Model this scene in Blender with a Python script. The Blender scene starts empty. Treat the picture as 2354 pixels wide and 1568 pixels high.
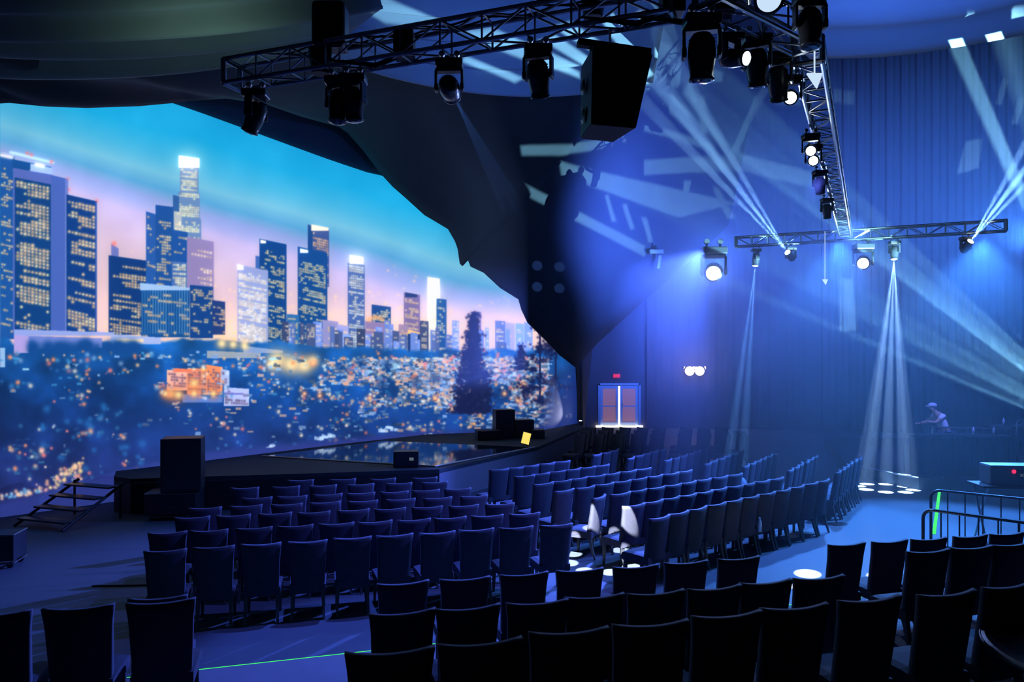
import bpy, bmesh, math, random
import numpy as np
from mathutils import Vector, Matrix, Euler

random.seed(7)
rng = np.random.default_rng(11)
S = bpy.context.scene
C = S.collection

# ------------------------------------------------------------------ camera, world, exposure
F, CX, HY, CH = 1750.0, 1177.0, 810.0, 3.45        # focal length (px), principal column, horizon row, camera height
def U(px, py, z):                                   # a point at depth z on the ray through a pixel
    return Vector(((px - CX) / F * z, z, CH - (py - HY) / F * z))
def G(px, py, h=0.0):                               # where that ray meets the horizontal plane at height h
    return U(px, py, (CH - h) * F / (py - HY))

cam = bpy.data.cameras.new('camera')
cam.sensor_width = 36.0
cam.lens = F * 36.0 / 2354.0
cam.shift_y = 26.0 / 2354.0
cam.clip_start, cam.clip_end = 0.1, 200
co = bpy.data.objects.new('camera', cam); C.objects.link(co)
co.location = (0, 0, CH); co.rotation_euler = (math.pi / 2, 0, 0)
S.camera = co

W = bpy.data.worlds.new('world'); S.world = W; W.use_nodes = True
W.node_tree.nodes['Background'].inputs[0].default_value = (0.02, 0.06, 0.25, 1)
W.node_tree.nodes['Background'].inputs[1].default_value = 0.0
S.view_settings.view_transform = 'Standard'
S.view_settings.look = 'None'
S.view_settings.exposure = 0.0
S.view_settings.gamma = 1.0
S.view_settings.use_curve_mapping = False
cy = S.cycles
cy.max_bounces = 4; cy.diffuse_bounces = 2; cy.glossy_bounces = 2; cy.transmission_bounces = 2
cy.volume_bounces = 0; cy.transparent_max_bounces = 6
cy.caustics_reflective = False; cy.caustics_refractive = False
cy.sample_clamp_indirect = 4.0

BLUE = (0.075, 0.15, 1.0)
SKYB = (0.06, 0.27, 1.0)
PALE = (0.30, 0.62, 1.0)

def light(kind, name, loc, aim=None, power=100, color=BLUE, size=0.1, angle=60, blend=0.5):
    d = bpy.data.lights.new(name, kind); d.energy = power; d.color = color
    if kind == 'AREA':
        d.shape = 'DISK'; d.size = size
    else:
        d.shadow_soft_size = size
    if kind == 'SPOT':
        d.spot_size = math.radians(angle); d.spot_blend = blend
    o = bpy.data.objects.new(name, d); C.objects.link(o); o.location = loc
    if aim is not None:
        o.rotation_euler = (Vector(aim) - Vector(loc)).to_track_quat('-Z', 'Y').to_euler()
    return o

def image_from(name, arr, srgb=True):               # arr h x w x 3, row 0 at the top, 0..1
    h, w, _ = arr.shape
    im = bpy.data.images.new(name, w, h, alpha=False, float_buffer=not srgb)
    if not srgb: im.colorspace_settings.name = 'Non-Color'
    buf = np.ones((h, w, 4), np.float32); buf[:, :, :3] = arr[::-1]
    im.pixels.foreach_set(buf.ravel()); im.update(); im.pack()
    return im

def gobo(lo, im, half):                             # a stencil in the lamp: tangent of the half angle it spans
    d = lo.data; d.use_nodes = True; nt = d.node_tree; N, L = nt.nodes, nt.links
    em = N['Emission']
    tc = N.new('ShaderNodeTexCoord'); sp = N.new('ShaderNodeSeparateXYZ'); L.new(tc.outputs['Normal'], sp.inputs[0])
    az = N.new('ShaderNodeMath'); az.operation = 'ABSOLUTE'; L.new(sp.outputs[2], az.inputs[0])
    outs = []
    for k in (0, 1):
        a = N.new('ShaderNodeMath'); a.operation = 'DIVIDE'; L.new(sp.outputs[k], a.inputs[0]); L.new(az.outputs[0], a.inputs[1])
        b = N.new('ShaderNodeMath'); b.operation = 'MULTIPLY_ADD'; L.new(a.outputs[0], b.inputs[0])
        b.inputs[1].default_value = 0.5 / half; b.inputs[2].default_value = 0.5
        outs.append(b)
    cb = N.new('ShaderNodeCombineXYZ'); L.new(outs[0].outputs[0], cb.inputs[0]); L.new(outs[1].outputs[0], cb.inputs[1])
    ti = N.new('ShaderNodeTexImage'); ti.image = im; ti.extension = 'CLIP'; L.new(cb.outputs[0], ti.inputs[0])
    L.new(ti.outputs[0], em.inputs['Strength'])

def ring_image(n=8, r0=0.62, rr=0.165, centre=False, size=256):
    y, x = np.mgrid[0:size, 0:size]; x = (x + .5) / size * 2 - 1; y = (y + .5) / size * 2 - 1
    a = np.zeros((size, size))
    for k in range(n):
        t = 2 * math.pi * (k + .5) / n
        d = np.hypot(x - r0 * math.cos(t), y - r0 * math.sin(t))
        a = np.maximum(a, np.clip((rr - d) / 0.03 + .5, 0, 1))
    if centre: a = np.maximum(a, np.clip((rr * .7 - np.hypot(x, y)) / 0.03 + .5, 0, 1))
    return np.repeat(a[:, :, None], 3, 2)
RING = image_from('ring_stencil', ring_image(), False)
FEW = image_from('prism_stencil', ring_image(4, .5, .16, False), False)

# ---- washes of the rig (unseen spots about the trusses, no fixtures built)
light('SPOT', 'wash_far', (8.2, 19.0, 6.2), (5.4, 14.2, 0), 6000, SKYB, .15, 62, .5)
light('SPOT', 'wash_far', (11.5, 18.6, 6.2), (8.0, 13.6, 0), 8500, SKYB, .15, 64, .5)
light('SPOT', 'wash_far', (5.2, 20.8, 6.2), (-.9, 13.0, 0), 24000, BLUE, .10, 52, .5)
light('SPOT', 'wash_side', (7.3, 15.7, 6.2), (1.8, 15.2, .6), 4200, (.08, .2, 1), .10, 80, .8)
light('SPOT', 'wash_side', (4.9, 11.9, 6.2), (-1.6, 11.0, 0.4), 3200, (.12, .16, 1), .05, 58, .8)
light('SPOT', 'wash_near', (-2.0, 10.7, 6.3), (-1.5, 8.7, 0), 2000, BLUE, .03, 44, .5)
light('SPOT', 'wall_wash', (6.0, 22.5, 6.0), (8.5, 35, 11.0), 24000, (.06, .16, 1), .3, 118, .9)
light('SPOT', 'wall_wash', (13.5, 20.0, 6.4), (18.2, 33, 11.6), 30000, (.06, .24, 1), .3, 80, 1.0)
light('SPOT', 'roof_wash', (5.0, 9.6, 7.0), (7.0, 11.0, 10), 650, (.06, .2, 1), .3, 150, .9)
light('SPOT', 'roof_wash', (1.5, 10.0, 6.9), (1.2, 13.5, 10), 700, (.06, .2, 1), .3, 130, .9)
light('SPOT', 'roof_wash', (-4.0, 10.0, 6.9), (-5.0, 12.5, 9), 48, (.45, .85, .7), .3, 140, .9)
light('SPOT', 'added_desk_fill', (12.0, 17.6, 6.2), (12.1, 21.4, 1.4), 1900, (.15, .2, 1), .08, 34, .6)  # unseen fill added to brighten the technician at the desk
# beams that hang in the haze
def beam(name, loc, aim, power, im, half_deg, color=PALE, size=.02):
    o = light('SPOT', name, loc, aim, power, color, size, half_deg * 2.3, 0.05); gobo(o, im, math.tan(math.radians(half_deg))); return o

# ------------------------------------------------------------------ helpers: materials and meshes
def mat(name, base, rough=.6, metal=0.0, noise=0.0, scale=8.0, emit=None, estr=0.0, bump=0.0, spec=0.5, sheen=0.0):
    m = bpy.data.materials.new(name); m.use_nodes = True; nt = m.node_tree; N, L = nt.nodes, nt.links
    b = N['Principled BSDF']
    b.inputs['Base Color'].default_value = (*base, 1); b.inputs['Roughness'].default_value = rough
    b.inputs['Metallic'].default_value = metal; b.inputs['Specular IOR Level'].default_value = spec
    if sheen: b.inputs['Sheen Weight'].default_value = sheen
    if noise or bump:
        tc = N.new('ShaderNodeTexCoord'); nz = N.new('ShaderNodeTexNoise'); nz.inputs['Scale'].default_value = scale
        nz.inputs['Detail'].default_value = 4; L.new(tc.outputs['Object'], nz.inputs['Vector'])
        if noise:
            mx = N.new('ShaderNodeMix'); mx.data_type = 'RGBA'; L.new(nz.outputs[0], mx.inputs[0])
            mx.inputs[6].default_value = (*[c * (1 - noise) for c in base], 1)
            mx.inputs[7].default_value = (*[min(1, c * (1 + noise)) for c in base], 1)
            L.new(mx.outputs[2], b.inputs['Base Color'])
        if bump:
            bp = N.new('ShaderNodeBump'); bp.inputs['Strength'].default_value = bump; bp.inputs['Distance'].default_value = .02
            L.new(nz.outputs[0], bp.inputs['Height']); L.new(bp.outputs[0], b.inputs['Normal'])
    if emit:
        b.inputs['Emission Color'].default_value = (*emit, 1); b.inputs['Emission Strength'].default_value = estr
    return m

M = {}
M['chair'] = mat('grey_chair_velvet', (.07, .07, .095), .75, 0, .18, 14, bump=.12, spec=.15)
M['chair_leg'] = mat('dark_chair_wood', (.05, .05, .055), .4)
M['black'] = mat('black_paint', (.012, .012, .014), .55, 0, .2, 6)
M['blackgloss'] = mat('black_plastic', (.02, .02, .024), .3, 0, .15, 9)
M['steel'] = mat('aluminium_tube', (.42, .43, .46), .32, 1.0, .1, 20)
M['darksteel'] = mat('black_steel', (.03, .03, .035), .35, .6, .1, 20)
M['lensglass'] = mat('dark_lens', (.03, .04, .06), .08, 0, spec=.8)
M['case'] = mat('flight_case_black', (.02, .02, .023), .45, 0, .2, 5)
M['white'] = mat('white_card', (.7, .7, .72), .7)
M['deck'] = mat('stage_carpet', (.02, .026, .03), .8, 0, .25, 18)
M['litfascia'] = mat('lit_side_skirt', (.16, .15, .17), .8, 0, .12, 2)  # lighter copy of the black skirt, standing for blue light on it
M['gloss'] = mat('glossy_floor_panel', (.012, .018, .024), .06, 0, spec=.9)
M['gold'] = mat('pale_edge_trim', (.6, .5, .4), .4, .3)
M['ceiling'] = mat('charcoal_fabric', (.16, .175, .17), .85, 0, .12, 1.5)
M['cave'] = mat('dark_drape_fabric', (.045, .047, .055), .9, 0, .15, 1.2)
M['silver'] = mat('pale_ceiling_cloth', (.32, .33, .36), .8, 0, .08, 1.5)
M['shirt'] = mat('white_shirt', (.72, .72, .75), .8)
M['skin'] = mat('skin', (.38, .25, .19), .6)
M['jeans'] = mat('blue_trousers', (.1, .14, .3), .8)
M['cap'] = mat('pale_cap', (.5, .55, .6), .7)
M['hair'] = mat('dark_hair', (.03, .025, .02), .7)
M['doorframe'] = mat('grey_door_paint', (.3, .4, .5), .5)
M['doorpane'] = mat('warm_door_pane', (.3, .16, .16), .35, emit=(.45, .2, .2), estr=.36)  # pane brightness put in as added emission
M['bottle'] = mat('clear_bottle_plastic', (.6, .75, .9), .1, spec=.8)
def glow(name, col, s):
    m = bpy.data.materials.new(name); m.use_nodes = True; N = m.node_tree.nodes
    N.remove(N['Principled BSDF']); e = N.new('ShaderNodeEmission'); e.inputs[0].default_value = (*col, 1); e.inputs[1].default_value = s
    m.node_tree.links.new(e.outputs[0], N['Material Output'].inputs[0]); return m
M['lamp'] = glow('lit_lens', (.75, .9, 1), 30)
M['softglow'] = glow('soft_white_glow', (.62, .8, 1), .95)  # also the glow added to the truss reflectors, which are no lamps
M['warm'] = glow('warm_bulb', (1, .72, .42), 9)
M['day'] = glow('daylight_gap', (1, .9, .72), 5)
M['green'] = glow('green_led_strip', (.06, 1, .1), 1.3)
M['yellow'] = glow('yellow_screen', (1, .78, .16), 1.0)
M['exit'] = glow('exit_red', (1, .03, .08), 1.6)
M['led'] = glow('red_led', (1, .02, .08), 1.5)
M['labelglow'] = glow('label_glow', (.25, .35, .45), .35)  # label card and lettering glow by added emission

def obj(name, bm, material=None, parent=None, smooth=False):
    me = bpy.data.meshes.new(name); bm.normal_update(); bm.to_mesh(me); bm.free()
    if material is not None: me.materials.append(material)
    if smooth: me.shade_smooth()
    o = bpy.data.objects.new(name, me); C.objects.link(o)
    if parent is not None: o.parent = parent
    return o
def tag(o, label=None, cat=None, group=None, kind=None):
    if label: o['label'] = label
    if cat: o['category'] = cat
    if group: o['group'] = group
    if kind: o['kind'] = kind
    return o
def thing(name, label, cat, loc=(0, 0, 0), rz=0, group=None):
    o = bpy.data.objects.new(name, None); C.objects.link(o); o.location = loc; o.rotation_euler = (0, 0, rz)
    o.empty_display_size = .1
    return tag(o, label, cat, group)
def copy_thing(r):
    c = r.copy(); C.objects.link(c)
    for ch in r.children:
        d = ch.copy(); C.objects.link(d); d.parent = c
        for g in ch.children:
            e = g.copy(); C.objects.link(e); e.parent = d
    return c
def NB(): return bmesh.new()
def box(bm, c, s, rot=None, taper=1.0):
    vs = []
    R = rot if rot is not None else Matrix.Identity(3)
    for dz in (-.5, .5):
        k = taper if dz > 0 else 1
        for dx, dy in ((-.5, -.5), (.5, -.5), (.5, .5), (-.5, .5)):
            vs.append(bm.verts.new(Vector(c) + R @ Vector((dx * s[0] * k, dy * s[1] * k, dz * s[2]))))
    for f in ((3, 2, 1, 0), (4, 5, 6, 7), (0, 1, 5, 4), (1, 2, 6, 5), (2, 3, 7, 6), (3, 0, 4, 7)):
        bm.faces.new([vs[i] for i in f])
    return vs
def rbox(bm, c, s, rot=None, r=.02, seg=2):
    b = bmesh.new(); box(b, (0, 0, 0), s)
    bmesh.ops.bevel(b, geom=b.edges[:], offset=r, segments=seg, affect='EDGES', profile=.5)
    R = rot if rot is not None else Matrix.Identity(3)
    merge(bm, b, Matrix.Translation(Vector(c)) @ R.to_4x4()); b.free()
def merge(bm, b, mx=Matrix.Identity(4)):
    mp = {v: bm.verts.new(mx @ v.co) for v in b.verts}
    for f in b.faces:
        bm.faces.new([mp[v] for v in f.verts])
def tube(bm, pts, r, n=8, cap=True):
    pts = [Vector(p) for p in pts]; rings = []
    rs = r if isinstance(r, (list, tuple)) else [r] * len(pts)
    up = None
    for i, p in enumerate(pts):
        d = (pts[min(i + 1, len(pts) - 1)] - pts[max(i - 1, 0)]).normalized()
        if up is None:
            up = Vector((0, 0, 1)) if abs(d.z) < .9 else Vector((1, 0, 0))
        a = d.cross(up).normalized(); b = a.cross(d).normalized(); up = b
        rings.append([bm.verts.new(p + (a * math.cos(2 * math.pi * k / n) + b * math.sin(2 * math.pi * k / n)) * rs[i]) for k in range(n)])
    for i in range(len(rings) - 1):
        for k in range(n):
            bm.faces.new((rings[i][k], rings[i][(k + 1) % n], rings[i + 1][(k + 1) % n], rings[i + 1][k]))
    if cap:
        bm.faces.new(rings[0][::-1]); bm.faces.new(rings[-1])
def lathe(bm, prof, n=24, mx=Matrix.Identity(4), cap=True):   # prof: (radius, z)
    rings = [[bm.verts.new(mx @ Vector((r * math.cos(2 * math.pi * k / n), r * math.sin(2 * math.pi * k / n), z))) for k in range(n)] for r, z in prof]
    for i in range(len(rings) - 1):
        for k in range(n):
            bm.faces.new((rings[i][k], rings[i][(k + 1) % n], rings[i + 1][(k + 1) % n], rings[i + 1][k]))
    if cap:
        bm.faces.new(rings[0][::-1]); bm.faces.new(rings[-1])
def prism(bm, poly, z0, z1):                          # plan polygon pushed up
    a = [bm.verts.new((x, y, z0)) for x, y in poly]; b = [bm.verts.new((x, y, z1)) for x, y in poly]
    n = len(poly); bm.faces.new(a[::-1]); bm.faces.new(b)
    for i in range(n): bm.faces.new((a[i], a[(i + 1) % n], b[(i + 1) % n], b[i]))
    bmesh.ops.recalc_face_normals(bm, faces=bm.faces[:])
def sheet(bm, grid):                                  # grid[i][j] of Vectors
    vs = [[bm.verts.new(p) for p in row] for row in grid]
    for i in range(len(vs) - 1):
        for j in range(len(vs[0]) - 1):
            bm.faces.new((vs[i][j], vs[i][j + 1], vs[i + 1][j + 1], vs[i + 1][j]))
    return vs
def thicken(o, t, off=-1):
    m = o.modifiers.new('thickness', 'SOLIDIFY'); m.thickness = t; m.offset = off
def poly_at(pl, s):                                   # point at arc length fraction on a 2-D polyline
    ds = [0]
    for a, b in zip(pl, pl[1:]): ds.append(ds[-1] + math.dist(a, b))
    t = s * ds[-1]
    for i in range(len(pl) - 1):
        if t <= ds[i + 1] or i == len(pl) - 2:
            k = (t - ds[i]) / (ds[i + 1] - ds[i]); return (pl[i][0] + (pl[i + 1][0] - pl[i][0]) * k, pl[i][1] + (pl[i + 1][1] - pl[i][1]) * k)

# ------------------------------------------------------------------ the shell of the hall
def floor_material():
    m = mat('painted_concrete', (.085, .10, .115), .6, 0, .25, .35, bump=.0, spec=.25)
    return m
b = NB(); prism(b, [(-16, -6), (27, -6), (27, 37), (-16, 37)], -.3, 0)
tag(obj('floor', b, floor_material()), kind='structure')
M['wall'] = mat('hall_wall', (.07, .07, .085), .85, 0, .1, .6)
def wall(name, a, bb, h, t=.2, m=None):
    d = (Vector(bb) - Vector(a)).normalized(); n = Vector((-d.y, d.x)) * t
    q = NB(); prism(q, [tuple(a), tuple(bb), (bb[0] + n.x, bb[1] + n.y), (a[0] + n.x, a[1] + n.y)], 0, h)
    return tag(obj(name, q, m or M['wall']), kind='structure')
HR = 17.0
# back wall with the opening of the double door
ZB = 35.2
dx0, dx1, dtop = 3.98, 5.92, 2.02
q = NB(); box(q, ((3.2 + dx0) / 2, ZB + .1, HR / 2), (dx0 - 3.2, .2, HR)); box(q, ((dx1 + 27) / 2, ZB + .1, HR / 2), (27 - dx1, .2, HR))
box(q, ((dx0 + dx1) / 2, ZB + .1, (HR + dtop) / 2), (dx1 - dx0, .2, HR - dtop))
tag(obj('wall_back', q, M['wall']), kind='structure')
wall('wall_right', (27, ZB + .2), (27, -6), HR); wall('wall_left', (-16, -6), (-16, 37), HR)
wall('wall_front', (-16, -6.0), (27, -6.0), HR).location.y = -.2
q = NB(); prism(q, [(-16.2, -6.2), (27.2, -6.2), (27.2, 37), (-16.2, 37)], HR, HR + .2); tag(obj('ceiling', q, M['black']), kind='structure')

# the curved wall that carries the projected picture
WP = [(-14.0, 12.2), (-10.7, 15.9), (-7.9, 19.05), (-5.4, 22.4), (-2.9, 25.3), (-.9, 26.0), (1.0, 26.5), (2.55, 29.5)]
WL = sum(math.dist(a, c) for a, c in zip(WP, WP[1:]))
NS = 120
wpts = [poly_at(WP, i / NS) for i in range(NS + 1)]
for _ in range(6):
    wpts = [wpts[0]] + [((wpts[i - 1][0] + wpts[i][0] * 2 + wpts[i + 1][0]) / 4, (wpts[i - 1][1] + wpts[i][1] * 2 + wpts[i + 1][1]) / 4) for i in range(1, NS)] + [wpts[-1]]
def wall_depth(px):
    k = (px - CX) / F
    for (x0, y0), (x1, y1) in zip(wpts, wpts[1:]):
        f0, f1 = x0 - k * y0, x1 - k * y1
        if f0 <= 0 <= f1: t = f0 / (f0 - f1 - 1e-12); t = -f0 / (f1 - f0); return y0 + (y1 - y0) * t
    return wpts[-1][1] if k > 0 else wpts[0][1]
top_of = lambda i: 9.75 - .75 * min(1, max(0, (i / NS - .25) / .35))    # height of the picture's upper edge

# ---- the picture: painted once in memory, then laid on the wall's own coordinates
X0, Y0, SW, SH = 0, 180, 1345, 1040
YY, XX = np.mgrid[0:SH, 0:SW].astype(np.float64); XX += X0; YY += Y0
def nz(scale, oct=3, seed=0):
    r = np.random.default_rng(seed); out = np.zeros((SH, SW)); amp = 1; tot = 0
    for o_ in range(oct):
        s = scale / 2 ** o_; gh, gw = int(SH / s) + 3, int(SW / s) + 3; g = r.random((gh, gw))
        fy = (YY - Y0) / s; fx = (XX - X0) / s; iy = fy.astype(int); ix = fx.astype(int); ty = fy - iy; tx = fx - ix
        ty = ty * ty * (3 - 2 * ty); tx = tx * tx * (3 - 2 * tx)
        out += amp * ((g[iy, ix] * (1 - tx) + g[iy, ix + 1] * tx) * (1 - ty) + (g[iy + 1, ix] * (1 - tx) + g[iy + 1, ix + 1] * tx) * ty); tot += amp; amp *= .5
    return out / tot
def ramp(t, stops):
    xs = [s[0] for s in stops]
    return np.stack([np.interp(t, xs, [s[1][k] for s in stops]) for k in range(3)], -1)
T = YY - .30 * XX + (nz(260, 2, 3) - .5) * 40 * np.clip(XX / 300, .3, 1)
P = ramp(T, [(-200, (14, 150, 215)), (100, (16, 160, 216)), (190, (22, 172, 226)), (250, (75, 185, 226)), (285, (118, 196, 226)), (318, (92, 172, 222)),
             (345, (150, 172, 220)), (390, (196, 186, 216)), (470, (206, 190, 204)), (600, (214, 192, 196)), (760, (222, 190, 188))])
P += ((nz(90, 3, 4) - .5) * 22)[..., None]
lf = np.clip((220 - XX) / 220, 0, 1)[..., None] * np.clip((360 - YY) / 120, 0, 1)[..., None]
P = P * (1 - lf * .35) + np.array((70, 150, 190)) * lf * .35
# far lights of the plain
band = np.exp(-((YY - 770) / 62.0) ** 2) * np.clip((XX - 150) / 300, .2, 1); P = P * (1 - band[..., None] * .6) + np.array((252, 216, 196)) * band[..., None] * .6
r2 = np.random.default_rng(5)
def dot(x, y, r, col, a=1.0):
    x0, x1 = int(max(0, x - X0 - r * 3)), int(min(SW, x - X0 + r * 3 + 2)); y0, y1 = int(max(0, y - Y0 - r * 3)), int(min(SH, y - Y0 + r * 3 + 2))
    if x1 <= x0 or y1 <= y0: return
    d = ((XX[y0:y1, x0:x1] - x) ** 2 + (YY[y0:y1, x0:x1] - y) ** 2) / (r * r)
    w = (a * np.exp(-d))[..., None]
    P[y0:y1, x0:x1] = P[y0:y1, x0:x1] * (1 - w) + np.array(col) * w
for _ in range(900):
    x = r2.uniform(200, 1230); y = 800 - abs(r2.normal(0, 62)) - 10
    dot(x, y + .03 * (x - 600), r2.uniform(1.2, 3), (255, 215, 160), r2.uniform(.3, .9))
def quad(xa, xb, ya, yb, yc, col, a=1.0):             # columns xa..xb, upper edge ya -> yb, lower edge yc
    i0, i1 = int(max(0, xa - X0)), int(min(SW, xb - X0)); j0, j1 = int(max(0, min(ya, yb) - Y0)), int(min(SH, yc - Y0))
    if i1 <= i0 or j1 <= j0: return None
    xx = XX[j0:j1, i0:i1]; yy = YY[j0:j1, i0:i1]
    m = (yy >= ya + (yb - ya) * (xx - xa) / max(1, xb - xa)).astype(float) * a
    P[j0:j1, i0:i1] = P[j0:j1, i0:i1] * (1 - m[..., None]) + np.array(col, float) * m[..., None]
    return (i0, i1, j0, j1, m)
def tower(xa, xb, ya, yb, yc, col, win=(255, 206, 150), dens=.5, cw=5.5, chh=6.5, y_from=8, runs=.4, dark=None):
    q_ = quad(xa, xb, ya, yb, yc, col)
    if q_ is None: return
    if dark is not None: quad(xa + 2, xb - 2, ya + y_from - 3, yb + y_from - 3, yc, dark)
    nx = int((xb - xa - 3) / cw); ny = int((yc - ya - y_from) / chh); sl = (yb - ya) / max(1, xb - xa)
    for j in range(ny):
        band = r2.random(); dd = dens * (1.5 if band > .45 else (.55 if band > .2 else .12)); on = False
        for i in range(nx):
            on = (r2.random() < dd) if r2.random() > runs else on
            x = xa + 2 + (i + .5) * cw; y = ya + sl * (x - xa) + y_from + (j + .5) * chh
            if on and x > 0 and y < yc - 3:
                f = r2.uniform(.7, 1.0); dot(x, y, min(cw, chh) * r2.uniform(.36, .56), [min(255, c * f + 25) for c in win], 1.0)
NAV = (16, 68, 138)
def line(x0, y0, x1, y1, r, col, a=.8):
    n = int(math.hypot(x1 - x0, y1 - y0) / r) + 1
    for k in range(n + 1): dot(x0 + (x1 - x0) * k / n, y0 + (y1 - y0) * k / n, r, col, a)
def glowbox(xa, xb, ya, yb, yc, col=(255, 252, 240)):
    for g_ in (9, 5): 
        dot((xa + xb) / 2, (ya + yc) / 2, (xb - xa) * .55 + g_, col, .18)
    quad(xa, xb, ya, yb, yc, col)
tower(0, 34, 352, 360, 780, (28, 88, 165), dens=.35, y_from=30); line(0, 356, 28, 362, 4, (255, 245, 240))
tower(28, 118, 366, 384, 400, (18, 80, 150), dens=.3); quad(70, 120, 376, 386, 405, (170, 195, 235)); line(24, 350, 122, 374, 3, (205, 240, 255)); line(82, 378, 100, 382, 4, (255, 255, 250))
for x_, y_ in ((62, 352), (72, 356), (118, 372), (155, 412), (157, 436), (222, 462)): dot(x_, y_, 4, (255, 120, 110), .8)
tower(30, 120, 386, 402, 765, (88, 108, 190), dens=.0); quad(118, 157, 402, 412, 768, (74, 104, 190)); quad(150, 157, 410, 412, 768, (110, 130, 205))
tower(34, 117, 408, 424, 762, (13, 66, 132), (255, 210, 158), .66, 8.6, 7.7, 6, .5)
tower(153, 223, 447, 463, 765, (14, 62, 136), (255, 208, 155), .58, 8.0, 7.6, 12, .5); quad(219, 223, 463, 464, 760, (48, 88, 170))
quad(256, 273, 560, 572, 760, (105, 120, 190)); dot(262, 560, 5, (255, 130, 120))
tower(250, 362, 587, 603, 770, (12, 58, 125), (255, 200, 140), .62, 7, 6.2, 18, .7)
tower(336, 362, 486, 494, 680, (38, 92, 172), dens=.3); tower(358, 399, 471, 476, 680, (28, 82, 158), dens=.42, y_from=22)
for (a_, b_, y_) in ((414, 457, 380), (410, 460, 440), (406, 463, 500)):
    tower(a_, b_, y_, y_ + 4, 560, (105, 140, 190), (255, 240, 190), .75, 4.6, 5, 2, .3)
glowbox(411, 459, 357, 364, 386)
quad(398, 412, 448, 452, 640, (48, 96, 160)); tower(400, 418, 485, 488, 640, (180, 185, 190), (255, 240, 200), .8, 4.5, 5, 2)
tower(398, 432, 528, 534, 720, (28, 84, 165), dens=.25, cw=5, chh=5); tower(430, 492, 544, 556, 700, (150, 135, 185), (255, 225, 190), .55, 7, 5.2, 14, .9)
quad(395, 430, 600, 604, 655, (70, 110, 180)); tower(395, 430, 604, 606, 720, (70, 110, 180), (255, 235, 190), .85, 5, 5, 2)
tower(325, 436, 653, 664, 776, (20, 82, 150), (255, 190, 130), .22, 6, 7, 10)
for k in range(18): quad(327 + k * 6.1, 328.6 + k * 6.1, 657 + k * .6, 657 + k * .6, 768, (110, 165, 215), .75)
quad(322, 438, 650, 662, 668, (165, 195, 230)); tower(437, 490, 655, 660, 778, (18, 68, 140), dens=.4, cw=5, chh=5.5); tower(488, 518, 690, 694, 770, (30, 60, 125), dens=.4, cw=4.5, chh=5)
tower(588, 600, 588, 590, 660, (60, 105, 180), dens=0); tower(597, 659, 549, 562, 790, (10, 68, 138), (255, 215, 150), .5, 4.6, 5, 22, .4); quad(599, 612, 551, 554, 560, (255, 250, 230))
tower(546, 617, 608, 622, 795, (150, 165, 210), (255, 235, 205), .8, 4.6, 5, 14, .2); quad(546, 560, 607, 611, 621, (255, 250, 245))
tower(708, 757, 516, 527, 660, (60, 85, 150), (255, 185, 130), .85, 4.5, 5.6, 14, .7); quad(709, 719, 518, 522, 600, (22, 72, 140)); quad(716, 756, 516, 524, 531, (255, 235, 215))
tower(685, 753, 567, 582, 800, (14, 74, 145), (255, 220, 160), .5, 4.4, 5.2, 26, .45); quad(690, 709, 571, 575, 582, (240, 252, 255))
tower(800, 839, 604, 610, 812, (72, 105, 175), (255, 245, 215), .68, 4.3, 5.4, 4, .3); glowbox(804, 836, 586, 591, 607)
tower(855, 899, 700, 706, 800, (24, 74, 145), (255, 230, 180), .4, 4.4, 5, 6); tower(840, 884, 738, 742, 812, (150, 130, 180), (255, 210, 160), .6, 4.4, 5, 2)
for k in range(5): dot(848 + k * 8, 735 - 6 * math.sin(k / 4 * 3.14), 5, (255, 180, 110), .8)
tower(929, 966, 672, 678, 790, (125, 112, 168), (255, 215, 160), .6, 4.4, 5, 8); quad(932, 960, 672, 677, 684, (35, 62, 120))
tower(983, 1012, 636, 641, 812, (235, 225, 215), (255, 250, 225), .9, 4, 5, 2); glowbox(991, 1009, 640, 642, 700, (255, 252, 228))
tower(1004, 1027, 686, 689, 800, (28, 88, 160), (255, 235, 200), .35, 4.2, 5, 4)
tower(917, 940, 745, 748, 812, (160, 140, 175), dens=.6, cw=4, chh=4.5); tower(938, 981, 766, 772, 815, (22, 62, 128), dens=.3, cw=5, chh=6); quad(938, 981, 758, 768, 768, (255, 205, 140))
tower(1085, 1107, 716, 718, 800, (140, 135, 195), dens=.3, cw=4, chh=5); tower(1158, 1184, 740, 744, 806, (180, 180, 225), dens=.2, cw=5, chh=5)
tower(660, 688, 722, 724, 796, (45, 110, 175), dens=.5, cw=4.5, chh=5); tower(742, 778, 735, 740, 800, (150, 150, 200), dens=.5, cw=5, chh=6); tower(775, 802, 745, 750, 800, (165, 170, 220), dens=.4, cw=4.5, chh=5)
for k in range(46):
    x = r2.uniform(640, 1220); w_ = r2.uniform(8, 24); y = r2.uniform(735, 790)
    tower(x, x + w_, y, y + 2, 812, tuple(np.array((90, 115, 180)) * r2.uniform(.6, 1.6)), (255, 225, 190), .4, 4.2, 5, 3)
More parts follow.
